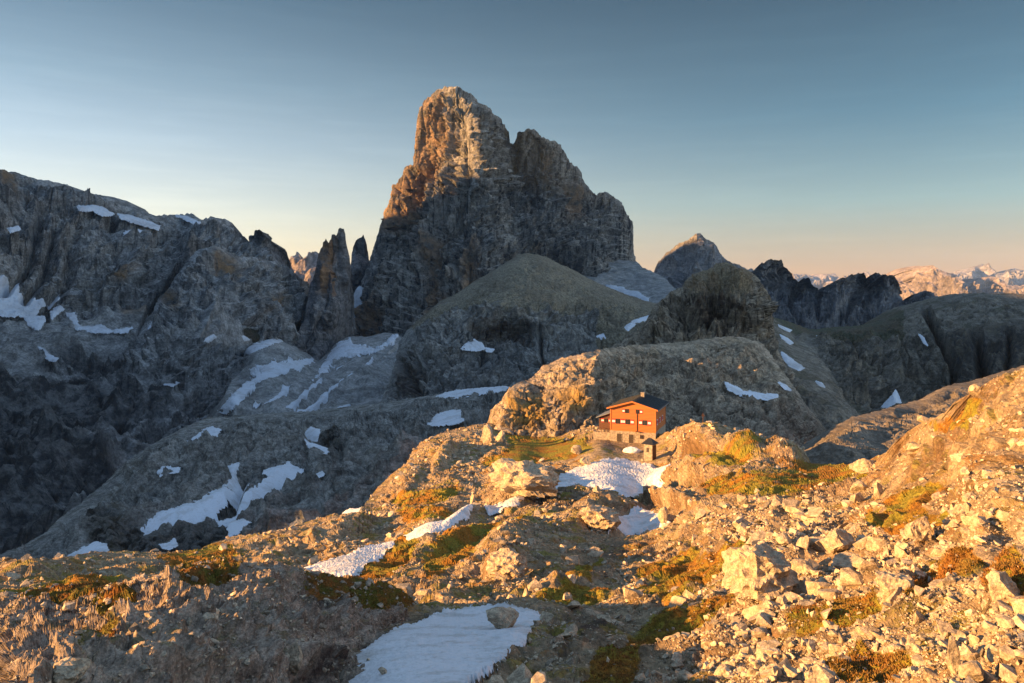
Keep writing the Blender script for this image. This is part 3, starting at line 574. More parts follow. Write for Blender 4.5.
# ---- grey shelf with the long snow tongues, in shade
relief('plateau', [(-40, 566), (20, 545), (46, 530), (63, 513), (80, 503), (100, 486), (120, 466), (136, 453), (159, 440), (183, 428), (206, 418), (232, 415), (266, 413), (299, 411), (332, 408), (360, 405), (400, 400), (420, 396), (440, 393), (460, 389), (480, 388), (510, 386), (560, 384)],
       [(-40, 620), (560, 620)],
       [(-40, 566, 300), (20, 545, 330), (63, 513, 380), (100, 486, 430), (136, 453, 480), (183, 428, 540), (232, 415, 580), (299, 411, 590), (360, 405, 590), (420, 396, 560), (480, 388, 500), (560, 384, 420), (180, 450, 440), (250, 440, 430), (320, 435, 430), (400, 425, 400), (460, 410, 400),
        (120, 500, 340), (200, 480, 340), (280, 470, 340), (350, 460, 320), (420, 450, 285), (480, 430, 290), (80, 540, 280), (160, 530, 275), (240, 510, 275), (320, 500, 260), (380, 490, 240), (0, 600, 210), (200, 580, 205), (400, 560, 180), (560, 480, 220), (560, 620, 140), (-40, 620, 200)],
       980, 420, [('ridge', 45, 5.0, 0.6, 4, False), ('crack', 22, 2.6, 1, 1, False), ('ridge', 10, 1.3, .5, 4, False), ('strata', 5.5, 2.8, 1, 3, False), ('fbm', 4, .5, 1, 5, False), ('block', 5, .5, 1, 1, False)],
       creases=[([(130, 470), (200, 450), (300, 440)], 9, 5), ([(120, 530), (180, 520), (230, 500), (245, 470)], 10, -7), ([(200, 530), (250, 500), (300, 465)], 9, -5), ([(250, 545), (330, 500), (420, 450)], 10, 5), ([(300, 430), (340, 445), (330, 460)], 7, -5)],
       dark_patch=[[(110, 540), (170, 535), (240, 520), (260, 520), (200, 550), (100, 552)], [(90, 515), (150, 525), (140, 540), (90, 545)], [(318, 432), (340, 430), (340, 445), (325, 445)]],
       snow=[('longest snow tongue on the shaded grey shelf, the left one with a hooked top', [(134, 525), (138, 530), (150, 532), (164, 524), (190, 518), (204, 512), (218, 500), (232, 492), (247, 484), (246, 478), (238, 476), (235, 468), (238, 464), (232, 464), (225, 468), (230, 476), (222, 487), (208, 494), (196, 500), (180, 505), (160, 512), (148, 519)], .7),
             ('curved snow tongue on the grey shelf, the right one with the wide top', [(214, 524), (226, 518), (240, 506), (256, 495), (266, 487), (284, 475), (298, 466), (302, 463), (286, 462), (272, 466), (262, 472), (268, 476), (256, 486), (240, 498), (226, 510), (215, 516)], .6),
             ('crooked snow patch below the curved tongue', [(226, 540), (238, 532), (252, 522), (244, 519), (232, 521), (226, 528), (230, 532), (226, 538)], .5), ('snow wedge at the lower left edge of the grey shelf', [(68, 556), (84, 546), (94, 542), (106, 544), (108, 549), (96, 555), (80, 560)], .4),
             ('small snow crescent between shelf and sunlit slope', [(160, 544), (170, 542), (174, 538), (177, 545), (170, 549), (162, 547)], .3), ('snow blob near the far rim of the grey shelf', [(180, 444), (192, 439), (202, 430), (212, 427), (220, 430), (216, 437), (206, 440), (192, 442)], .5),
             ('small snow splash left of the hooked tongue', [(158, 472), (164, 468), (180, 467), (178, 471), (166, 473), (160, 476)], .4), ('upper of the two snow blots in the hollow right of the shelf centre', [(303, 430), (310, 427), (320, 429), (316, 435), (312, 440), (306, 436)], .3),
             ('lower snow blot in the hollow right of the shelf centre', [(306, 442), (314, 444), (330, 449), (326, 453), (312, 450)], .3), ('thin snow sliver beside the curved tongue', [(310, 478), (322, 471), (324, 474), (312, 480)], .2),
             ('rounded snow patch on the shelf below the dome, nearest the lit bluff', [(428, 423), (434, 416), (446, 411), (460, 410), (460, 414), (464, 420), (452, 424), (436, 425)], .4), ('flat pale snow sheet on the far rim of the shelf, below the dome cliff', [(436, 396), (452, 391), (478, 387), (508, 385), (506, 391), (476, 395), (450, 398)], .4),
             ('snow strip just left of the sunlit slope edge', [(340, 515), (350, 509), (362, 508), (360, 513), (346, 518)], .3)],
       mat=M_pla, smat=S_pla, back=(60, 60), seed=111, jag=.8)

# ---- bluff behind the hut
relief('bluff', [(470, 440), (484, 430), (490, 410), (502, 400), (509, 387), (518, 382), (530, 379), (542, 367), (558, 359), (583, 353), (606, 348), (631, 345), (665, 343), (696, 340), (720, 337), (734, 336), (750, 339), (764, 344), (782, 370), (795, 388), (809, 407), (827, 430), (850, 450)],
       [(470, 462), (850, 470)],
       [(470, 440, 250), (484, 430, 245), (490, 410, 240), (502, 400, 238), (509, 387, 240), (530, 379, 250), (558, 359, 268), (606, 348, 290), (665, 343, 330), (734, 336, 350), (764, 344, 350), (782, 370, 330), (809, 407, 310), (850, 450, 290),
        (500, 425, 224), (530, 410, 224), (530, 435, 219), (565, 395, 228), (575, 425, 219), (590, 385, 231), (600, 370, 248), (600, 425, 222), (640, 372, 285), (640, 400, 255), (640, 425, 240), (700, 365, 300), (700, 395, 275), (700, 425, 240), (760, 372, 315), (760, 410, 265), (760, 440, 225), (800, 430, 260), (470, 462, 215), (600, 462, 200), (700, 462, 205), (850, 470, 230)],
       720, 320, [('ridge', 16, 1.6, 0.35, 3, False), ('crack', 7, 1.3, .35, 1, False), ('ridge', 5, .7, 0.2, 4, False), ('strata', 4.5, 1.5, 1, 3, False), ('block', 3, .45, .7, 1, False), ('fbm', 1.4, .25, 1, 4, False)],
       creases=[([(500, 398), (540, 392), (590, 388)], 5, 1.6), ([(600, 352), (590, 375), (598, 400)], 6, 1.5), ([(640, 360), (700, 372), (760, 380)], 6, -5), ([(660, 395), (720, 400), (780, 410)], 7, 3), ([(680, 385), (700, 410)], 5, -3)],
       ochre=[[(510, 402), (540, 395), (545, 410), (530, 425), (512, 418)], [(560, 395), (580, 392), (585, 405), (570, 412)]],
       snow=[('long snow patch lying on the shaded slope behind and right of the hut', [(724, 380), (730, 384), (744, 390), (762, 393), (778, 394), (777, 401), (770, 405), (756, 402), (740, 395), (728, 389)], .3), ('snow dash right of the long patch behind the hut', [(779, 382), (786, 385), (791, 390), (786, 389)], .1)],
       mat=M_blu, smat=S_pla, back=(60, 70), seed=121, jag=1.0)
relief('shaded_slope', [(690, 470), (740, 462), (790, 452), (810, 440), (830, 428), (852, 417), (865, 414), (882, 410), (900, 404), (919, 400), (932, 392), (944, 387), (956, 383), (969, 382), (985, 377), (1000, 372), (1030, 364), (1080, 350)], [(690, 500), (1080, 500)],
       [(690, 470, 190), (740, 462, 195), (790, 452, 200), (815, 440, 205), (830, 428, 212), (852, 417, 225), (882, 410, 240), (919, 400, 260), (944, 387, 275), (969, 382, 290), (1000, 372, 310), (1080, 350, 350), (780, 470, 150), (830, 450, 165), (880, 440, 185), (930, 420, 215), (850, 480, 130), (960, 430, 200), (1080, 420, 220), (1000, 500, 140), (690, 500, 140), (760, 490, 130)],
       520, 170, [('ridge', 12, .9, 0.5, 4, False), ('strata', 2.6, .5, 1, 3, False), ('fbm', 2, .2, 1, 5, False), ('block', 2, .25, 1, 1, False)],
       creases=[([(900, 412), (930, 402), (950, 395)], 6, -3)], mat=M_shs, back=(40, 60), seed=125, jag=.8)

# ---- the near ground
TOPG = [(-170, 572), (-90, 566), (-40, 560), (0, 557), (43, 559), (66, 556), (110, 551), (166, 551), (199, 549), (232, 536), (282, 529), (316, 519), (340, 514), (360, 512), (369, 498), (381, 484), (395, 472), (406, 461), (413, 451), (420, 442), (430, 437), (443, 432), (458, 428), (474, 425), (489, 422),
        (516, 430), (553, 433), (573, 430), (593, 426), (615, 427), (640, 428), (655, 435), (662, 433), (673, 430), (693, 421), (705, 424), (717, 422), (735, 430), (752, 435), (768, 437), (782, 441), (801, 449), (812, 462), (854, 465), (865, 462), (880, 455), (902, 442), (929, 417), (954, 407), (974, 387), (994, 377), (1024, 368), (1060, 355), (1110, 345), (1200, 334), (1380, 322)]
GCTL = [(-90, 566, 110), (0, 557, 102), (100, 552, 112), (200, 550, 120), (282, 530, 130), (340, 514, 142), (369, 498, 165), (395, 472, 185), (413, 451, 200), (430, 437, 212), (458, 428, 224), (489, 422, 236), (516, 432, 228), (553, 435, 222), (593, 426, 214), (640, 428, 205),
        (610, 441, 188), (643, 444, 184), (662, 440, 180), (600, 447, 178), (620, 460, 167), (650, 463, 163), (560, 450, 188), (520, 455, 180), (540, 478, 155), (580, 478, 152), (640, 480, 150), (640, 497, 138), (690, 450, 158), (693, 424, 168), (717, 423, 160), (752, 437, 152), (782, 441, 142), (801, 449, 132),
        (812, 463, 118), (854, 465, 106), (880, 456, 92), (902, 442, 82), (929, 417, 74), (954, 407, 68), (994, 377, 61), (1024, 369, 58), (1110, 345, 52), (700, 475, 125), (700, 500, 97), (660, 520, 104), (620, 525, 108), (620, 500, 128), (590, 540, 90),
        (480, 470, 168), (430, 470, 172), (430, 500, 137), (480, 510, 126), (560, 505, 118), (520, 525, 100), (430, 530, 106), (430, 560, 84), (480, 560, 78), (560, 560, 74), (380, 545, 108), (360, 530, 122), (300, 545, 116), (300, 562, 100), (200, 575, 92), (100, 575, 88), (0, 600, 64), (100, 600, 62), (200, 620, 52),
        (0, 683, 34), (150, 683, 36), (300, 640, 40), (350, 683, 27.5), (400, 640, 34.5), (400, 683, 24), (450, 612, 46), (520, 606, 47), (480, 640, 34), (480, 683, 22.5), (540, 640, 33.5), (550, 683, 20.5), (590, 610, 46), (640, 560, 76), (640, 600, 50), (640, 640, 34), (640, 683, 22),
        (700, 530, 78), (700, 570, 58), (700, 620, 34), (700, 683, 20), (770, 480, 95), (770, 520, 67), (770, 560, 47), (770, 600, 33), (770, 640, 24.5), (770, 683, 18.5), (840, 490, 80), (840, 540, 48), (840, 600, 29), (840, 683, 16), (900, 470, 70), (900, 500, 54), (900, 550, 35), (900, 610, 22.5), (900, 683, 14.5),
        (960, 430, 58), (960, 480, 46), (960, 540, 31), (960, 600, 21.5), (960, 683, 13.2), (1024, 400, 48), (1024, 450, 36), (1024, 500, 28), (1024, 560, 20.5), (1024, 620, 16), (1024, 683, 12.2), (1110, 420, 36), (1110, 560, 18), (1110, 700, 11), (-90, 620, 52), (-90, 700, 30), (-90, 720, 28), (500, 720, 17), (1024, 720, 10.8), (1024, 790, 9.2), (640, 790, 15.2), (400, 790, 16.5), (0, 790, 23), (-170, 790, 24), (1380, 790, 7.6), (1380, 600, 11.5), (1380, 430, 24), (1380, 322, 46), (1200, 334, 49), (-170, 572, 110)]
near = lambda px, py: 1.0
relief('ground', TOPG, [(-170, 790), (1380, 790)], GCTL, 2450, 720,
       [('ridge', 12, .5, 0.7, 3, True), ('ridge', 3.2, .17, 0.7, 5, False), ('crack', 6, .35, .8, 1, False), ('strata', 1.7, .32, 1, 3, False), ('fbm', .9, .07, 1, 5, False), ('block', 1.1, .10, 1, 1, False)],
       bumps=[(520, 487, 42, 17, -18, 2.6), (598, 503, 30, 7, -5, 1.3), (628, 508, 24, 6, 10, 1.4), (588, 519, 32, 9, -6, 1.6), (510, 533, 40, 10, -28, 1.3), (612, 526, 18, 8, 0, 1.2), (505, 545, 60, 8, -25, .8), (505, 562, 30, 10, -30, 1.8), (470, 515, 30, 7, -20, 1.6),
              (445, 455, 22, 9, -50, 2.5), (410, 480, 25, 9, -40, 2.0), (700, 440, 28, 15, -20, 3.4), (745, 447, 32, 12, 15, 2.8), (785, 452, 26, 12, 20, 2.3), (690, 470, 45, 9, -15, 2.4), (670, 500, 40, 7, 5, 2.2), (330, 535, 80, 10, -18, 2.0),
              (1000, 490, 44, 45, -15, 1.1), (985, 530, 25, 25, -20, .5), (900, 590, 30, 8, -25, .35), (1005, 640, 28, 40, -20, .35), (870, 565, 18, 12, 0, .5), (560, 585, 40, 6, -15, .6), (440, 545, 60, 6, -20, 1.5), (780, 545, 80, 10, -25, .7), (100, 585, 60, 8, -5, 1.0), (30, 570, 50, 6, 0, 1.2), (350, 600, 60, 10, 20, -.5)],
       creases=[([(668, 478), (650, 488), (700, 478)], 5, -1.5), ([(430, 590), (480, 575), (540, 570)], 6, -.5), ([(655, 466), (700, 452), (735, 442)], 3.5, -1.6)],
       flat=[[(488, 462), (520, 461), (545, 459), (574, 454), (588, 447), (583, 441), (560, 441), (530, 439), (514, 441), (514, 448), (502, 456)], [(596, 438), (612, 436), (665, 440), (668, 462), (640, 468), (596, 462), (560, 462), (575, 452)]],
       grass=[[(486, 464), (500, 462), (520, 462), (545, 460), (574, 455), (590, 447), (585, 440), (560, 440), (530, 437), (510, 436), (512, 446), (500, 455), (486, 460)],
              [(395, 498), (415, 492), (440, 492), (456, 487), (452, 493), (430, 502), (400, 503)], [(400, 512), (425, 508), (450, 512), (430, 516), (404, 518)], [(352, 576), (380, 560), (398, 548), (404, 534), (416, 540), (412, 552), (390, 572), (372, 582)],
              [(440, 545), (470, 533), (500, 523), (530, 514), (520, 522), (480, 538), (455, 552), (442, 556)], [(420, 560), (450, 545), (480, 540), (460, 560), (430, 575)], [(690, 458), (730, 452), (760, 448), (745, 458), (700, 466)],
              [(640, 590), (680, 560), (740, 545), (760, 545), (720, 570), (670, 600)], [(570, 690), (600, 650), (650, 622), (700, 600), (735, 588), (730, 598), (690, 622), (640, 650), (610, 690)], [(640, 575), (680, 552), (700, 550), (660, 575)], [(560, 580), (600, 560), (590, 575)],
              [(790, 620), (830, 600), (880, 588), (875, 604), (835, 622), (800, 632)], [(905, 595), (935, 570), (975, 555), (985, 568), (960, 590), (920, 608)], [(870, 515), (910, 508), (945, 512), (940, 522), (890, 526), (868, 522)], [(700, 480), (770, 470), (830, 462), (870, 470), (830, 480), (760, 492), (710, 492)],
              [(0, 590), (60, 586), (120, 580), (110, 590), (40, 602), (0, 604)], [(880, 500), (930, 480), (950, 486), (900, 512)], [(990, 580), (1024, 560), (1030, 590), (1000, 600)], [(820, 655), (860, 640), (900, 640), (860, 665)], [(930, 425), (960, 410), (980, 400), (960, 425)],
              [(500, 600), (560, 590), (610, 588), (560, 602)], [(160, 556), (230, 545), (240, 556), (180, 566)]],
       dark_patch=[[(520, 476), (560, 486), (600, 500), (560, 505), (520, 500)], [(555, 470), (578, 472), (572, 478), (556, 478)], [(600, 545), (650, 544), (655, 552), (610, 555)], [(545, 618), (600, 610), (620, 622), (560, 650)]],
       snow=[('large bright snowfield in front of the hut, sunlit', [(524, 498), (545, 484), (562, 474), (575, 470), (590, 463), (604, 459), (622, 458), (640, 462), (660, 465), (674, 463), (671, 470), (660, 480), (650, 490), (640, 497), (626, 497), (610, 489), (594, 485), (575, 484), (556, 488), (538, 497)], .5),
             ('shaded snow patch directly below the large snowfield by the hut', [(609, 531), (618, 518), (634, 512), (652, 512), (662, 512), (668, 520), (652, 526), (640, 530), (622, 532)], .4),
             ('sunlit snow ramp left of the grass hump, below the rock slab', [(304, 568), (330, 558), (350, 552), (372, 545), (392, 540), (394, 547), (374, 560), (356, 572), (340, 577), (320, 574)], .5),
             ('thin snow band above the snow ramp, beside the turf ridge', [(404, 537), (420, 528), (450, 517), (474, 513), (468, 520), (440, 530), (414, 540)], .4),
             ('narrow snow lens between the ribbed slab and the turf ridge', [(485, 509), (496, 505), (512, 503), (526, 499), (516, 506), (498, 511), (488, 513)], .3),
             ('broad grey snow pan in the shaded hollow at the bottom', [(328, 700), (334, 682), (342, 668), (350, 657), (364, 649), (378, 634), (398, 622), (413, 619), (440, 610), (470, 606), (500, 606), (530, 608), (548, 614), (540, 618), (534, 624), (526, 640), (505, 652), (488, 664), (470, 674), (460, 690), (455, 708)], .7),
             ('small snow scrap at the top left of the sunlit slope', [(395, 477), (402, 475), (404, 478), (398, 480)], .1)],
       gravel=[[(530, 463), (560, 457), (585, 451), (602, 449), (602, 452), (585, 455), (560, 461), (532, 467)]],
       mat=M_gnd, smat=S_gnd, back=(25, 30), skirt=6, seed=131, jag=.7, vpow=0.9, edge_keep=.4)

relief('mound', [(-110, 600), (-40, 592), (0, 592), (60, 588), (100, 584), (130, 579), (160, 573), (185, 566), (205, 561), (220, 558), (240, 559), (260, 561), (280, 563), (304, 569), (320, 572), (338, 575), (355, 578), (370, 581), (388, 585), (403, 591), (414, 598), (424, 607), (432, 622)],
       [(-110, 760), (345, 760)],
       [(-110, 600, 56.5), (0, 592, 54.24), (60, 588, 50.85), (120, 581, 46.33), (180, 567, 41.81), (220, 558, 39.55), (260, 561, 38.98), (304, 569, 41.81), (338, 575, 45.2), (370, 581, 47.46), (403, 591, 49.72), (424, 607, 51.98), (432, 622, 53.11), (206, 590, 29.94), (159, 607, 24.86), (120, 632, 21.47), (79, 645, 19.21), (43, 667, 17.18), (13, 683, 15.82), (0, 640, 30.51), (60, 615, 32.77), (120, 605, 30.51), (-60, 660, 29.38), (0, 683, 19.21), (240, 600, 29.38), (290, 600, 32.2), (340, 605, 36.16), (390, 608, 42.94), (200, 640, 21.47), (250, 640, 24.07), (300, 640, 27.12), (340, 640, 31.64), (375, 634, 38.42), (150, 683, 17.85), (220, 683, 20.11), (280, 683, 22.6), (330, 683, 26.55), (100, 683, 16.5), (60, 700, 14.69), (345, 725, 19.95), (345, 760, 18), (-110, 760, 13), (-110, 725, 14.69), (200, 725, 16.38)],
       1000, 480, [('ridge', 3.4, .5, .8, 4, True), ('ridge', 1.4, .22, .7, 5, False), ('crack', 2.2, .22, .7, 1, False), ('strata', .8, .10, 1, 2, False), ('fbm', .35, .04, 1, 5, False), ('block', .5, .08, 1, 1, False)],
       bumps=[(190, 575, 40, 8, -20, .5), (70, 590, 50, 5, -5, .4), (290, 650, 40, 25, 20, .5), (110, 605, 30, 8, -20, .3)],
       grass=[[(180, 580), (195, 566), (215, 561), (240, 562), (235, 570), (215, 577), (195, 582)], [(95, 600), (115, 593), (135, 596), (128, 606), (105, 610)], [(300, 568), (340, 574), (400, 590), (420, 602), (380, 603), (340, 592), (310, 580)], [(60, 645), (100, 628), (120, 622), (100, 635)], [(20, 592), (80, 588), (120, 584), (90, 592), (30, 600)]],
       dark_patch=[[(305, 585), (360, 596), (345, 604), (310, 600)], [(310, 655), (345, 650), (335, 683), (300, 683)]],
       mat=M_mou, back=(6, 9), skirt=3, seed=141, jag=.8, edge_keep=.4)

# ================================================================== loose rocks
def ico(sub):
    bm = bmesh.new(); bmesh.ops.create_icosphere(bm, subdivisions=sub, radius=1.0)
    bm.verts.ensure_lookup_table()
    V = np.array([v.co[:] for v in bm.verts]); Fc = np.array([[v.index for v in f.verts] for f in bm.faces]); bm.free()
    return V, Fc
ICO = {k: ico(k) for k in (1, 2, 3, 4, 5)}
def rock_shape(sub, seed, dims=(1, 1, 1), cuts=9, rough=0.05, sharp=0.55):
    r = np.random.default_rng(seed); V, Fc = ICO[sub]; V = V.copy()
    V *= 1.25
    for k in range(cuts):
        n = r.normal(size=3); n /= np.linalg.norm(n); d = r.uniform(sharp, 0.95)
        V -= n[None] * np.maximum(0, V @ n - d)[:, None]
    if sub >= 3:
        V += (V / (np.linalg.norm(V, axis=1)[:, None] + 1e-9)) * ((ridge(V * 1.6 + seed, 3, seed % 50) * rough * 1.3 + fbm(V * 5 + seed, 3, seed % 50 + 3) * rough * .7))[:, None]
    else:
        V += r.normal(size=V.shape) * rough
    V *= np.array(dims) / np.ptp(V, axis=0)
    return V, Fc

M_bld = rock_mat('boulder_stone', 0.03, (0.25, 0.19, 0.125), (0.41, 0.325, 0.22), streak=0.15, strata=0.2, bump=0.8, dark=(0.13, 0.10, 0.08), auto_grass=0)
M_scree = rock_mat('rubble_stone', 0.04, (0.20, 0.145, 0.09), (0.44, 0.35, 0.235), streak=0.0, strata=0.15, bump=0.7, auto_grass=0, island=.5)

def near_vertex(surf, x, y):
    s = SURF[surf]; d = (s['px'] - x) ** 2 + (s['py'] - y) ** 2
    i = np.unravel_index(np.argmin(d), d.shape); return i
BOULDERS = [  # surf, px, py of the foot, width, height (picture elements), kind, label, extra
 ('ground', 771, 596, 74, 46, 'boulder', 'biggest boulder on the rubble slope, grey and tan with a dark shaded right side', 5, 3),
 ('ground', 897, 600, 36, 27, 'boulder', 'blocky pale yellow boulder on reddish turf, right of the biggest boulder', 4, 8),
 ('ground', 506, 628, 34, 21, 'boulder', 'dark grey boulder sticking out of the shaded snow pan', 4, 12),
 ('ground', 867, 469, 30, 13, 'boulder', 'flat tilted brown slab at the edge between sunlit rubble and the shaded slope', 4, 15),
 ('ground', 564, 644, 14, 9, 'boulder', 'bright pale stone at the sunny rim of the grey shadow beside the snow pan', 3, 17),
 ('ground', 566, 595, 12, 12, 'boulder', 'squat pale stone on the brown slope above the snow pan, nearer the right', 3, 19),
 ('ground', 526, 594, 8, 12, 'boulder', 'small upright pale stone straight above the boulder in the snow pan', 3, 21),
 ('ground', 586, 466, 11, 9, 'boulder', 'whitish block at the upper left corner of the bright snowfield by the hut', 3, 23),
 ('ground', 664, 521, 11, 13, 'boulder', 'brown rounded rock at the right end of the small shaded snow patch', 3, 25),
 ('ground', 506, 575, 46, 28, 'boulder', 'broad grey rock hump in the hollow below the turf ridge', 5, 27),
 ('ground', 603, 530, 42, 26, 'boulder', 'ribbed grey rock hump just left of the small shaded snow patch', 5, 29),
 ('ground', 859, 491, 19, 14, 'boulder', 'pale square block on turf below the shaded slope, twin of the lump right of it', 3, 31),
 ('ground', 876, 491, 11, 13, 'boulder', 'narrow pale lump touching the square block below the shaded slope', 3, 33),
 ('ground', 836, 548, 36, 22, 'boulder', 'knobbly pale boulder up the slope right of the biggest boulder', 4, 35),
 ('ground', 925, 544, 29, 20, 'boulder', 'rounded yellow boulder under the dark red heath, left one of a leaning pair', 4, 37),
 ('ground', 941, 556, 24, 20, 'boulder', 'smooth yellow boulder leaning against its rounded neighbour under the dark red heath', 4, 39),
 ('ground', 850, 571, 32, 18, 'boulder', 'grey shaded boulder in the gap behind the biggest boulder', 4, 41),
 ('ground', 944, 659, 13, 38, 'boulder', 'tall thin pale spike of rock pointing up near the lower right corner', 3, 43),
 ('ground', 963, 664, 24, 22, 'boulder', 'grey splintered shard leaning on the foot of the pale rock spike', 3, 45),
 ('ground', 578, 454, 13, 9, 'boulder', 'low brown rock pile at the left end of the hut yard', 3, 47),
 ('ground', 977, 395, 11, 10, 'boulder', 'round sunlit stone perched on the skyline of the right slope', 3, 49),
 ('ground', 488, 443, 12, 17, 'boulder', 'pale rock pillar at the foot of the bluff, left one of two', 3, 51),
 ('ground', 501, 441, 10, 13, 'boulder', 'pale leaning block beside the rock pillar at the foot of the bluff', 3, 53),
 ('ground', 473, 512, 5, 12, 'boulder', 'slim pale standing stone below the ribbed slab', 3, 55),
 ('ground', 522, 501, 76, 36, 'boulder', 'long pinkish ribbed slab of bedrock left of the bright snowfield', 5, 57),
 ('mound', 296, 674, 24, 30, 'boulder', 'tan wedge shaped block low on the shaded face of the mound', 4, 59),
 ('mound', 60, 667, 46, 20, 'boulder', 'flat sunlit slab lying on the mound crest at lower left', 4, 61),
 ('ground', 383, 674, 9, 8, 'boulder', 'little black stone melted into the snow pan', 3, 63),
 ('ground', 716, 652, 22, 14, 'boulder', 'cream stone among rubble straight below the biggest boulder', 3, 65),
 ('ground', 1005, 600, 34, 26, 'boulder', 'broad yellow block at the right edge above the rock spike', 4, 67),
]
def obj_rock(name, surf, px, py, wpx, hpx, sub, seed, mat, depth=None, sink=0.22, **kw):
    s = SURF[surf]; i = near_vertex(surf, px, py); p = s['P'][i]; m = s['mpp'][i]
    w = wpx * m; h = hpx * m; dd = depth or max(min(w, h * 1.8), .6 * w)
    V, Fc = rock_shape(sub, seed, (w, dd, h * (1 + sink)), **kw)
    V[:, 2] += h * (0.5 - sink * .5); V[:, 1] += dd * .25
    a = math.radians((seed * 37) % 30 - 15); c, sn = math.cos(a), math.sin(a)
    V = V @ np.array([[c, sn, 0], [-sn, c, 0], [0, 0, 1]])
    o = link(name, raw_mesh(name, V, Fc, mat, False)); o.location = p.tolist()
    return o
for (sf, x, y, w, h, nm, lab, sub, sd) in BOULDERS:
    kw = dict(cuts=14, rough=.07) if sub >= 4 else dict(cuts=9, rough=.05)
    if h > 2 * w: kw['sharp'] = .4
    if w > 40: kw = dict(cuts=24, rough=.10, sharp=.6)
    tag(obj_rock(nm, sf, x, y, w, h, sub, sd, M_bld, **kw), lab, 'boulder')

# variants shared by the loose stones
def hull_rock(n, seed, dims):
    r = np.random.default_rng(seed); p = r.uniform(-1, 1, (n, 3)); p /= (np.abs(p) ** 3).sum(1)[:, None] ** (1 / 3); p *= r.uniform(.75, 1.05, (n, 1))
    bm = bmesh.new()
    for c in p: bm.verts.new(c.tolist())
    bmesh.ops.convex_hull(bm, input=bm.verts[:]); bmesh.ops.triangulate(bm, faces=bm.faces[:])
    for v in [v for v in bm.verts if not v.link_faces]: bm.verts.remove(v)
    bm.verts.index_update(); V = np.array([v.co[:] for v in bm.verts]); Fc = np.array([[v.index for v in f.verts] for f in bm.faces]); bm.free()
    V -= (V.max(0) + V.min(0)) / 2; V *= np.array(dims) / np.ptp(V, axis=0)
    return V, Fc
SM = [hull_rock(9, 200 + k, (1, rng.uniform(.5, 1), rng.uniform(.35, .8))) for k in range(16)]
MD = [hull_rock(15, 300 + k, (1, rng.uniform(.5, .95), rng.uniform(.35, .85))) for k in range(18)]
MDm = [raw_mesh('rock', V, Fc, M_bld, False) for V, Fc in MD]

def weights(sf, fn):
    s = SURF[sf]; P = s['P']; px, py = s['px'], s['py']
    a = np.abs(np.gradient(px, axis=1) * np.gradient(py, axis=0))
    w = fn(px, py, s) * a * (s['snow'] < .45) * (px > -60) * (px < 1200) * (py < 720)
    return (w / w.sum()).ravel()
gpaint = {}
for sf in ('ground', 'mound'):
    me = SURF[sf]['obj'].data; n = len(me.vertices); buf = np.empty(n * 4, np.float32); me.attributes['paint'].data.foreach_get('color', buf)
    R, C = SURF[sf]['px'].shape
    gpaint[sf] = buf.reshape(-1, 4)[10 * C:10 * C + R * C, 0].reshape(R, C)
def dens_ground(px, py, s):
    d = 0.10 + 0.9 * sstep(650, 780, px + (py - 560) * .6) * sstep(470, 540, py)
    d = d + 0.22 * sstep(540, 600, py) * sstep(430, 560, px)
    d = d * (0.25 + 1.3 * np.clip(0.55 + gn(np.stack([px.ravel() / 38, py.ravel() / 24, np.zeros(px.size)], -1), 77).reshape(px.shape), 0, 1))
    d = d * (1 - .93 * sstep(.15, .6, gpaint['ground']))
    d = d * (1 - 0.97 * sstep(-3, 3, sdf(px, py, [(590, 434), (668, 438), (690, 470), (640, 470), (570, 466), (565, 452)])))
    return d
def dens_mound(px, py, s):
    return (0.35 + .5 * sstep(620, 560, px * 0 + py)) * np.clip(0.5 + gn(np.stack([px.ravel() / 40, py.ravel() / 25, np.zeros(px.size)], -1), 79).reshape(px.shape), 0, 1)

def scatter(sf, dens, count, smin, smax, power, seed):
    r = np.random.default_rng(seed); s = SURF[sf]; w = weights(sf, dens)
    idx = r.choice(w.size, count, p=w)
    P = s['P'].reshape(-1, 3)[idx]; m = s['mpp'].ravel()[idx]; N_ = s['N'].reshape(-1, 3)[idx]
    u = r.random(count)
    spx = smin * (1 - u * (1 - (smin / smax) ** power)) ** (-1 / power)
    size = np.clip(spx * m, .04, 1.7)
    return P, size, size / m, N_, s['px'].ravel()[idx], s['py'].ravel()[idx]

allP = [scatter('ground', dens_ground, 60000, 2.0, 30, 2.3, 1), scatter('mound', dens_mound, 4500, 2.0, 14, 2.3, 2)]
P = np.concatenate([a[0] for a in allP]); Sz = np.concatenate([a[1] for a in allP]); Spx = np.concatenate([a[2] for a in allP])
NN = np.concatenate([a[3] for a in allP]); PX = np.concatenate([a[4] for a in allP]); PY = np.concatenate([a[5] for a in allP])
inframe = (PX > 4) & (PX < 1020) & (PY < 676)
NOWN = 300 - len(BOULDERS)
order = np.argsort(-np.where(inframe, Spx, 0)); own = order[:NOWN]; rest = order[NOWN:]
def rock_label(x, y, s):
    if x < 420 and y < 600: return ('tan rock lying on the sunlit ground of the left slope', 'rocks on the left slope')
    if x < 430: return ('weathered brown rock sitting on the mound at the lower left', 'rocks on the lower left mound')
    if y < 540 and x < 760: return ('ochre rock on the rough ground between the hut and the biggest boulder', 'rocks on the middle ground')
    if y < 540: return ('golden rock on the upper right slope, above the rubble field', 'rocks on the upper right slope')
    if x < 620: return ('small rock on the brown bank right of the snow pan', 'rocks beside the snow pan')
    if x < 800: return ('pale rock in the rubble left of and under the biggest boulder', 'rocks below the biggest boulder')
    return ('sharp yellow rock in the rubble field at the lower right', 'rocks of the lower right rubble field')
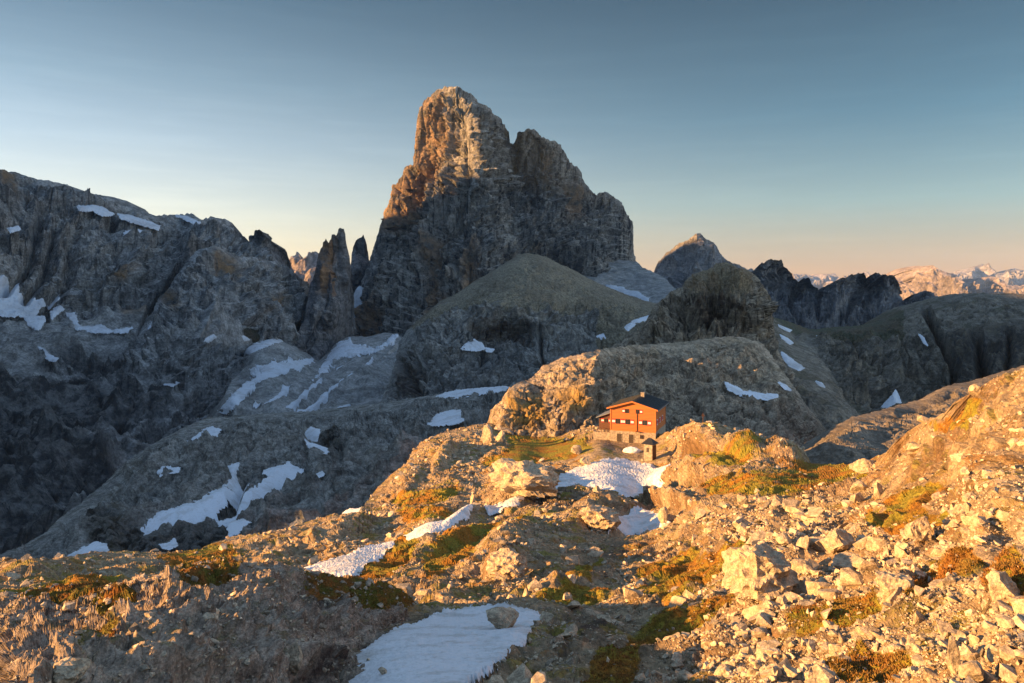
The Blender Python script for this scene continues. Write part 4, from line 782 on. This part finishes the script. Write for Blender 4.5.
for q, i in enumerate(own):
    me = MDm[q % len(MDm)]
    o = link('rock', me); s = Sz[i]
    o.scale = (s, s, s); o.location = (P[i] + np.array([0, 0, s * .16])).tolist()
    o.rotation_euler = (rng.uniform(-.5, .5), rng.uniform(-.5, .5), rng.uniform(0, 6.28))
    lab, gr = rock_label(PX[i], PY[i], s); tag(o, lab, 'rock', gr)

def rotm(n, r, tilt=.6):
    a, b, c = r.uniform(-tilt, tilt, n), r.uniform(-tilt, tilt, n), r.uniform(0, 2 * np.pi, n)
    ca, sa, cb, sb, cc, sc = np.cos(a), np.sin(a), np.cos(b), np.sin(b), np.cos(c), np.sin(c)
    Rx = np.zeros((n, 3, 3)); Rx[:, 0, 0] = 1; Rx[:, 1, 1] = ca; Rx[:, 1, 2] = -sa; Rx[:, 2, 1] = sa; Rx[:, 2, 2] = ca
    Ry = np.zeros((n, 3, 3)); Ry[:, 1, 1] = 1; Ry[:, 0, 0] = cb; Ry[:, 0, 2] = sb; Ry[:, 2, 0] = -sb; Ry[:, 2, 2] = cb
    Rz = np.zeros((n, 3, 3)); Rz[:, 2, 2] = 1; Rz[:, 0, 0] = cc; Rz[:, 0, 1] = -sc; Rz[:, 1, 0] = sc; Rz[:, 1, 1] = cc
    return Rx @ Ry @ Rz
def merge_stones(name, P, S_, mat, shapes, label, cat, sink=.12, seed=3, tilt=.6):
    r = np.random.default_rng(seed); Vs = []; Fs = []; base = 0
    kind = r.integers(0, len(shapes), len(P))
    for k, (V, Fc) in enumerate(shapes):
        m = np.where(kind == k)[0]
        if not len(m): continue
        R = rotm(len(m), r, tilt)
        W = np.einsum('nij,vj->nvi', R, V) * S_[m][:, None, None] + P[m][:, None, :]
        W[..., 2] += (S_[m] * sink)[:, None]
        Vs.append(W.reshape(-1, 3)); Fs.append((Fc[None] + (np.arange(len(m)) * len(V))[:, None, None]).reshape(-1, 3) + base)
        base += W.shape[0] * W.shape[1]
    o = link(name, raw_mesh(name, np.concatenate(Vs), np.concatenate(Fs), mat, False))
    return tag(o, label, cat, None, 'stuff')
big = rest[Spx[rest] > 5]; sml = rest[Spx[rest] <= 5]
merge_stones('rubble', P[big], Sz[big], M_scree, MD, 'angular limestone rubble strewn over the sunlit slopes', 'rubble', seed=4)
merge_stones('scree', P[sml], Sz[sml], M_scree, SM, 'small broken scree covering the slopes between the rocks', 'scree', seed=5)
# fine scree
a = scatter('ground', dens_ground, 40000, 1.0, 2.6, 2.2, 9)
merge_stones('gravel', a[0], a[1], M_scree, SM[:8], 'fine pale gravel between the stones', 'gravel', seed=6)

# turf tufts
def tufts():
    r = np.random.default_rng(8); s = SURF['ground']
    w = weights('ground', lambda px, py, s: sstep(.35, .8, gpaint['ground']) * sstep(480, 560, py))
    idx = r.choice(w.size, 16000, p=w)
    w2 = weights('mound', lambda px, py, s: sstep(.35, .8, gpaint['mound']))
    idx2 = r.choice(w2.size, 4000, p=w2)
    P0 = np.concatenate([s['P'].reshape(-1, 3)[idx], SURF['mound']['P'].reshape(-1, 3)[idx2]])
    nb = 9; n = len(P0)
    h = r.uniform(.02, .06, (n, nb)); a_ = r.uniform(0, 6.28, (n, nb)); sp = r.uniform(.0, .12, (n, nb)); b_ = r.uniform(0, 6.28, (n, nb))
    base = P0[:, None, :] + np.stack([np.cos(b_) * sp, np.sin(b_) * sp, np.full_like(sp, -.02)], -1)
    wd = np.stack([np.cos(a_), np.sin(a_), 0 * a_], -1) * .022
    tip = base + np.stack([np.cos(b_) * h * .6, np.sin(b_) * h * .6, h + .02], -1)
    V = np.stack([base - wd, base + wd, tip], 2).reshape(-1, 3)
    Fc = np.arange(len(V)).reshape(-1, 3)
    m = plain('dry_turf', (0.20, 0.14, 0.03), .9, scale=.5, col2=(0.24, 0.10, 0.02))
    tag(link('turf', raw_mesh('turf', V, Fc, m, False)), 'rusty brown and olive alpine turf tufts', 'grass', None, 'stuff')
tufts()

# ================================================================== the hut
def box(bm, x0, x1, y0, y1, z0, z1):
    r = bmesh.ops.create_cube(bm, size=1.0)
    bmesh.ops.scale(bm, vec=(x1 - x0, y1 - y0, z1 - z0), verts=r['verts'])
    bmesh.ops.translate(bm, vec=((x0 + x1) / 2, (y0 + y1) / 2, (z0 + z1) / 2), verts=r['verts'])
    return r['verts']
def prism(bm, pts, y0, y1):
    a = [bm.verts.new((x, y0, z)) for x, z in pts]; b = [bm.verts.new((x, y1, z)) for x, z in pts]
    n = len(pts)
    bm.faces.new(a[::-1] if False else a); bm.faces.new(b[::-1])
    for i in range(n): bm.faces.new((a[(i + 1) % n], a[i], b[i], b[(i + 1) % n]))
def mk(name, bm, mat, parent=None, bevel=0.0, mw=None):
    bmesh.ops.recalc_face_normals(bm, faces=bm.faces[:])
    if bevel: bmesh.ops.bevel(bm, geom=bm.edges[:], offset=bevel, segments=1, affect='EDGES')
    if mw is not None: bmesh.ops.transform(bm, matrix=mw, verts=bm.verts[:])
    me = bpy.data.meshes.new(name); bm.to_mesh(me); bm.free(); me.materials.append(mat)
    return link(name, me, parent)
def empty(name, loc, yaw=0):
    o = bpy.data.objects.new(name, None); COL.objects.link(o); o.location = loc; o.rotation_euler = (0, 0, yaw); return o

M_wood = plain('larch_boards', (0.52, 0.145, 0.028), .75, .35, 1.2, .01, (.6, .6, 9), col2=(0.42, 0.125, 0.025))
M_wdark = plain('dark_timber', (0.12, 0.05, 0.025), .8, .4, 2, .01, (1, 1, 8))
M_stone = plain('pale_masonry', (0.37, 0.30, 0.22), .9, .3, 2.5, .03, col2=(0.20, 0.16, 0.12))
M_roof = plain('black_sheet_roof', (0.022, 0.023, 0.026), .55, .3, 1.2, .0)
M_red = plain('red_paint', (0.60, 0.02, 0.02), .55, .2, 5)
M_wht = plain('white_paint', (0.78, 0.76, 0.72), .6, .08, 5)
M_glass = plain('dark_glass', (0.03, 0.035, 0.045), .12, .2, 2)
M_door = plain('dark_door', (0.045, 0.028, 0.02), .7, .3, 3)
M_metal = plain('weathered_zinc', (0.22, 0.23, 0.24), .5, .3, 3, metallic=.3)

yaw = -math.atan2(5.3, 14.0)
hut = tag(empty('mountain_hut', (23.2, 188.7, -36.25), yaw), 'orange wooden mountain hut on pale stone base, black roof, red and white shutters', 'hut')
W, L, ZS, ZE, ZA = 10.5, 13.0, 2.9, 8.2, 9.75
bm = bmesh.new(); box(bm, -.08, W + .08, -.08, L, -1.2, ZS); mk('stone_floor', bm, M_stone, hut)
bm = bmesh.new(); prism(bm, [(0, ZS), (W, ZS), (W, ZE), (W / 2, ZA), (0, ZE)], 0, L); wall = mk('timber_wall', bm, M_wood, hut)
bm = bmesh.new()                                                     # boards and corner posts
for z in np.arange(ZS + .3, ZE, .32): box(bm, .12, W - .12, -.018, .0, z, z + .05)
for z in np.arange(ZS + .3, ZE, .32): box(bm, W, W + .018, .12, L - .1, z, z + .03)
mk('board_joints', bm, M_wdark, wall)
bm = bmesh.new()
for x in (0, W): box(bm, x - .14, x + .14, -.09, .12, ZS, ZE)
box(bm, W - .12, W + .09, L - .2, L + .05, ZS, ZE); box(bm, -.1, W + .1, -.11, .05, ZS - .06, ZS + .14)
mk('corner_post', bm, M_wood, wall)
# roof: two slabs
o_ = .75; sl = (ZA - ZE) / (W / 2)
bm = bmesh.new()
prism(bm, [(W / 2, ZA + .04), (W + o_, ZE - o_ * sl + .04), (W + o_, ZE - o_ * sl + .30), (W / 2, ZA + .32)], -.85, L + .8)
prism(bm, [(W / 2, ZA + .04), (W / 2, ZA + .32), (-o_, ZE - o_ * sl + .30), (-o_, ZE - o_ * sl + .04)], -.85, L + .8)
roof = mk('roof', bm, M_roof, hut)
bm = bmesh.new()
for y in np.arange(-.6, L + .6, .6):
    prism(bm, [(W / 2, ZA + .325), (W + o_ - .05, ZE - o_ * sl + .305), (W + o_ - .05, ZE - o_ * sl + .36), (W / 2, ZA + .38)], y, y + .05)
    prism(bm, [(W / 2, ZA + .325), (W / 2, ZA + .38), (-o_ + .05, ZE - o_ * sl + .36), (-o_ + .05, ZE - o_ * sl + .305)], y, y + .05)
mk('roof_seam', bm, M_roof, roof)
bm = bmesh.new()
prism(bm, [(W / 2, ZA - .06), (W + o_, ZE - o_ * sl - .06), (W + o_, ZE - o_ * sl + .28), (W / 2, ZA + .28)], -.93, -.86)
prism(bm, [(W / 2, ZA - .06), (W / 2, ZA + .28), (-o_, ZE - o_ * sl + .28), (-o_, ZE - o_ * sl - .06)], -.93, -.86)
mk('barge_board', bm, M_wood, roof)
bm = bmesh.new(); box(bm, W * .52, W * .52 + .8, L * .62, L * .62 + .8, ZA - .2, ZA + 1.1); box(bm, W * .52 - .1, W * .52 + .9, L * .62 - .1, L * .62 + .9, ZA + 1.1, ZA + 1.22); mk('chimney', bm, M_stone, roof)
bm = bmesh.new(); box(bm, -.9, -.75, -.85, L + .8, ZE - o_ * sl - .02, ZE - o_ * sl + .12); box(bm, W + .75, W + .9, -.85, L + .8, ZE - o_ * sl - .02, ZE - o_ * sl + .12); mk('gutter', bm, M_metal, roof)
def shutter_panel(bm_r, bm_w, x0, x1, z0, z1, y):
    box(bm_r, x0, x1, y - .06, y, z0, z1)
    zc = (z0 + z1) / 2; h = (z1 - z0) * .22
    box(bm_w, x0 + .04, x1 - .04, y - .075, y - .061, zc - h, zc + h)
def window_front(xc, zc, w, h, left=True, right=True, y=0.0, parent=None, mat=None):
    bm = bmesh.new(); t = .08
    for a in ((xc - w / 2 - t, xc - w / 2, zc - h / 2 - t, zc + h / 2 + t), (xc + w / 2, xc + w / 2 + t, zc - h / 2 - t, zc + h / 2 + t), (xc - w / 2, xc + w / 2, zc + h / 2, zc + h / 2 + t), (xc - w / 2, xc + w / 2, zc - h / 2 - t, zc - h / 2), (xc - .03, xc + .03, zc - h / 2, zc + h / 2)):
        box(bm, a[0], a[1], y - .07, y + .02, a[2], a[3])
    f = mk('window', bm, mat or M_wdark, parent or hut)
    bm = bmesh.new(); box(bm, xc - w / 2, xc + w / 2, y - .03, y - .022, zc - h / 2, zc + h / 2); mk('pane', bm, M_glass, f)
    for s, on in ((-1, left), (1, right)):
        if not on: continue
        a = xc + s * (w / 2 + .12); b = a + s * w * .72
        br = bmesh.new(); bw = bmesh.new(); shutter_panel(br, bw, min(a, b), max(a, b), zc - h / 2 - .05, zc + h / 2 + .05, y - .02)
        # red panel with a white band, joined as one shutter
        n0 = len(br.faces); me = bpy.data.meshes.new('tmp'); bw.to_mesh(me); bw.free(); br.from_mesh(me); bpy.data.meshes.remove(me)
        br.faces.ensure_lookup_table()
        for fc in br.faces[n0:]: fc.material_index = 1
        sh = mk('shutter', br, M_red, f); sh.data.materials.append(M_wht)
    return f
for xc, l, r in ((1.75, 1, 1), (4.1, 1, 1), (8.1, 1, 1)): window_front(xc, 5.05, 1.05, 1.05, l, r)
window_front(3.9, 7.55, .8, .85, True, False); window_front(6.4, 7.55, .8, .85, False, True)
window_front(7.4, 1.75, .75, .75, False, False, -.09)
for xc, w in ((2.1, 1.15), (4.9, 1.1)):
    bm = bmesh.new(); box(bm, xc - w / 2, xc + w / 2, -.10, -.07, -.1, 2.15); d = mk('door', bm, M_door, hut)
    bm = bmesh.new(); box(bm, xc + w / 2 - .2, xc + w / 2 - .12, -.16, -.101, 1.0, 1.12); mk('handle', bm, M_metal, d)
    bm = bmesh.new(); box(bm, xc - w / 2 - .12, xc - w / 2, -.14, -.07, -.1, 2.27); box(bm, xc + w / 2, xc + w / 2 + .12, -.14, -.07, -.1, 2.27); box(bm, xc - w / 2, xc + w / 2, -.14, -.07, 2.15, 2.27); mk('door_frame', bm, M_stone, d)
# windows on the right-hand wall
for yc in (2.2, 5.6, 9.0):
    for zc in (5.0,):
        bm = bmesh.new()
        for a in ((yc - .6, yc - .5, zc - .6, zc + .6), (yc + .5, yc + .6, zc - .6, zc + .6), (yc - .5, yc + .5, zc + .5, zc + .6), (yc - .5, yc + .5, zc - .6, zc - .5)): box(bm, W - .02, W + .07, a[0], a[1], a[2], a[3])
        f = mk('window', bm, M_wht, hut); bm = bmesh.new(); box(bm, W + .02, W + .03, yc - .5, yc + .5, zc - .5, zc + .5); mk('pane', bm, M_glass, f)
        for s in (-1, 1):
            bm = bmesh.new(); box(bm, W + .02, W + .08, *(sorted((yc + s * .64, yc + s * 1.2))), zc - .55, zc + .55); mk('shutter', bm, M_red, f)
bm = bmesh.new(); box(bm, 6.2, 6.32, -.16, -.04, ZS, 7.6); mk('downpipe', bm, M_wdark, hut)
bm = bmesh.new(); box(bm, 6.0, 6.9, -.9, -.02, ZS + .0, ZS + .12); mk('balcony_board', bm, M_wdark, hut)
# lean-to on the left
ax = tag(empty('lean_to', (0, 0, 0)), None); ax.parent = hut
bm = bmesh.new(); prism(bm, [(-3.4, 2.6), (-.15, 2.6), (-.15, 6.6), (-3.4, 5.4)], 2.2, 9.5); mk('timber_wall', bm, M_wdark, ax)
bm = bmesh.new(); prism(bm, [(-4.0, 5.26), (-.02, 6.75), (-.02, 6.95), (-4.0, 5.46)], 1.5, 10.2); mk('roof', bm, M_metal, ax)
window_front(-1.6, 4.7, .9, .8, True, True, 2.18, ax)
bm = bmesh.new(); box(bm, -3.6, -.12, 2.0, 10, -1.0, 2.55); mk('stone_floor', bm, M_stone, ax)
# terrace wall and rail
tw = tag(empty('terrace_wall', hut.matrix_world @ Vector((0, 0, 0)), yaw), 'pale masonry terrace wall with a dark timber railing, left of the hut doors', 'wall')
tw.location = hut.location
bm = bmesh.new(); box(bm, -4.3, -.12, .3, .8, -1.4, 2.2); box(bm, -4.3, -3.85, .8, 1.9, -1.4, 2.2); mk('masonry', bm, M_stone, tw)
bm = bmesh.new()
for x in np.arange(-4.2, -.1, .9): box(bm, x, x + .09, .5, .59, 2.202, 3.2)
box(bm, -4.2, -.15, .49, .60, 3.202, 3.29); box(bm, -4.2, -.15, .51, .57, 2.7, 2.78); mk('railing', bm, M_wdark, tw)

# little shed tower in front of the hut
def at(px, py, Y): return P3(px, py, Y)
kt = tag(empty('stone_turret', at(650.0, 465, 166), yaw - .25), 'narrow stone turret with small dark hipped roof before the right hut corner', 'turret')
bm = bmesh.new(); box(bm, -.95, .95, -.95, .95, -1.2, 4.5); mk('wall', bm, M_stone, kt)
bm = bmesh.new(); box(bm, -1.5, -.955, -1.1, .7, -1.3, 1.3); mk('buttress', bm, M_stone, kt)
bm = bmesh.new(); vs_ = [bm.verts.new(p) for p in ((-1.4, -1.4, 4.45), (1.4, -1.4, 4.45), (1.4, 1.4, 4.45), (-1.4, 1.4, 4.45), (-.3, 0, 5.6), (.3, 0, 5.6))]
for f in ((0, 1, 5, 4), (1, 2, 5), (2, 3, 4, 5), (3, 0, 4), (3, 2, 1, 0)): bm.faces.new([vs_[k] for k in f])
mk('roof', bm, M_roof, kt)
bm = bmesh.new(); box(bm, .952, 1.0, -.75, .75, .8, 4.1); mk('timber_hatch', bm, M_wdark, kt)
bm = bmesh.new(); box(bm, -.35, .2, -1.0, -.952, 2.8, 3.7); mk('window', bm, M_door, kt)
# snow heap in the yard
V, Fc = rock_shape(4, 91, (4.3, 2.6, 2.0), 10, .06, .6)
o = link('snow_heap', raw_mesh('snow_heap', V, Fc, S_gnd, True)); o.location = at(633, 452.5, 176) + Vector((0, 0, .35)); tag(o, 'dirty white heap of leftover snow in the yard below the hut doors', 'snow heap')
# marker posts
def post(px, py, Y, h, lab, r=.07):
    p = at(px, py, Y); e = tag(empty('marker_post', p), lab, 'post')
    bm = bmesh.new(); bmesh.ops.create_cone(bm, cap_ends=True, segments=8, radius1=r, radius2=r * .8, depth=h + .8); bmesh.ops.translate(bm, vec=(0, 0, h / 2 - .4), verts=bm.verts[:]); mk('pole', bm, M_wdark, e)
    bm = bmesh.new(); box(bm, -.28, .28, -r - .05, -r - .01, h * .72, h * .86); mk('arrow_board', bm, M_wdark, e)
i = near_vertex('ground', 703, 425); p = SURF['ground']['P'][i]
post(float(703), 288 - p[2] / p[1] * F, float(p[1]), 2.4, 'lone dark marker post on the rocky knob right of the hut')

# ================================================================== unseen mountain added left of the view, heights set to shade the valley
SHADE_RIDGE = [(-300, -250), (60, -200), (124, -15), (142, 38), (159, 58), (172, 100), (205, 138), (337, 204), (556, 262), (712, 300), (1130, 446), (1440, 556), (1590, 586), (1700, 530), (1790, 480), (2040, 600), (2575, 840), (3100, 740), (3700, 330), (4200, -200)]
xs = np.linspace(-2900, -40, 420); ys = np.concatenate([np.linspace(20, 400, 80), np.linspace(420, 4200, 190)])
X, Yy = np.meshgrid(xs, ys)
ctr = -.85 * Yy - 350
hh = np.interp(Yy, [r[0] for r in SHADE_RIDGE], [r[1] for r in SHADE_RIDGE])
d = X - ctr
Z = hh - np.where(d > 0, 1.45 * d, -.75 * d) * 1.0
PP = np.stack([X, Yy, Z], -1).reshape(-1, 3)
nz = (ridge(PP * np.array([1, 1, 0]) / 260, 5, 5) * 55).reshape(X.shape)
Z = Z + nz * sstep(15, 120, np.abs(d)) * np.clip(Yy / 900, .2, 1)
Z = np.maximum(Z, -345)
ix = np.arange(X.size).reshape(X.shape)
ix = ix
fc = np.stack([ix[:-1, :-1], ix[:-1, 1:], ix[1:, 1:], ix[1:, :-1]], -1).reshape(-1, 4)
tag(link('unseen_shade_mountain', raw_mesh('unseen_shade_mountain', np.stack([X, Yy, Z], -1).reshape(-1, 3), fc, M_mas, False, {'paint': np.zeros((X.size, 4))})), kind='structure')

# ================================================================== light, sky, camera
SUN_EL = 10.5; SUN_AZ = -104.0         # degrees from straight ahead (+Y), negative = left
azr = math.radians(SUN_AZ); el = math.radians(SUN_EL)
S = Vector((math.sin(azr) * math.cos(el), math.cos(azr) * math.cos(el), math.sin(el)))
sd = bpy.data.lights.new('sun', 'SUN'); sd.energy = 5.0; sd.color = (1.0, 0.53, 0.18); sd.angle = math.radians(.5)
so = bpy.data.objects.new('sun', sd); COL.objects.link(so); so.rotation_euler = S.to_track_quat('Z', 'Y').to_euler()

w = bpy.data.worlds.new('World'); scene.world = w; w.use_nodes = True
nt = w.node_tree; nt.nodes.clear(); N = NT(nt)
sky = N.n('ShaderNodeTexSky'); sky.sky_type = 'NISHITA'; sky.sun_disc = False
sky.sun_elevation = math.radians(SUN_EL); sky.sun_rotation = math.radians(-SUN_AZ)
sky.altitude = 2400; sky.air_density = 1.0; sky.dust_density = 1.5; sky.ozone_density = 2.0
hs = N.n('ShaderNodeHueSaturation', Saturation=0.82); N.l(sky.outputs[0], hs.inputs['Color'])
tc = N.n('ShaderNodeTexCoord'); sx = N.n('ShaderNodeSeparateXYZ'); N.l(tc.outputs['Generated'], sx.inputs[0])
def ramp_node(stops):
    rp = N.n('ShaderNodeValToRGB'); N.l(sx.outputs[2], rp.inputs[0]); cr = rp.color_ramp
    cr.elements[0].position = 0.0; cr.elements[0].color = (*stops[0][1], 1)
    cr.elements[-1].position = stops[-1][0]; cr.elements[-1].color = (*stops[-1][1], 1)
    for p_, c_ in stops[1:-1]:
        e = cr.elements.new(p_); e.color = (*c_, 1)
    return rp.outputs[0]
LR = ramp_node([(0, (.88, .56, .38)), (.085, (.84, .61, .455)), (.17, (.66, .57, .475)), (.234, (.47, .47, .41)), (.34, (.24, .30, .29)), (.6, (1.25, 1.27, 1.16))])
RR = ramp_node([(0, (.60, .30, .21)), (.035, (.56, .33, .24)), (.10, (.42, .42, .35)), (.2, (.23, .32, .31)), (.34, (.15, .215, .215)), (.6, (1.25, 1.27, 1.16))])
side = N.ramp(sx.outputs[0], -.55, .5)
# thin high cloud streaks
cm = N.scalevec(tc.outputs['Generated'], 5, 5, 60); cn = N.noise(cm, 1.3, 5, .6, .4)
tintc = N.mix(1.0, N.mix(side, LR, RR), N.mix(N.ramp(cn, .42, .7), (.98, .98, .98), (1.04, 1.03, 1.02)), 'MULTIPLY')
behind = N.ramp(sx.outputs[1], .15, -.45)        # the open half of the sky, behind the viewer
tintc = N.mix(behind, tintc, (.78, .88, .92))
tint = N.mix(1.0, hs.outputs[0], tintc, 'MULTIPLY')
bg = N.n('ShaderNodeBackground', Strength=0.10)
N.l(tint, bg.inputs[0])
out = N.n('ShaderNodeOutputWorld'); N.l(bg.outputs[0], out.inputs[0])

# far air
m, hnt = nodes('air'); H = NT(hnt)
pv = H.n('ShaderNodeVolumePrincipled', Density=1.5e-5, Anisotropy=0.1); pv.inputs['Color'].default_value = (.45, .68, 1.0, 1)
ho = H.n('ShaderNodeOutputMaterial'); H.l(pv.outputs[0], ho.inputs['Volume'])
bm = bmesh.new(); box(bm, -24600, 24600, -24600, 24600, -460, 980)
hz = mk('haze', bm, m); tag(hz, 'thin pale air haze that fades the farthest ranges', 'haze', None, 'stuff')
cam = bpy.data.cameras.new('camera'); co = bpy.data.objects.new('camera', cam); COL.objects.link(co)
cam.sensor_width = 36; cam.lens = 36 * F / 1024; cam.clip_end = 100000; cam.clip_start = .5
co.location = (0, 0, 0); co.rotation_euler = (math.radians(90), 0, 0)
cam.shift_y = -(341.5 - HY) / 1024
scene.camera = co
scene.view_settings.view_transform = 'Standard'; scene.view_settings.look = 'None'; scene.view_settings.gamma = 1
scene.view_settings.exposure = 1.85
scene.cycles.max_bounces = 4; scene.cycles.diffuse_bounces = 2
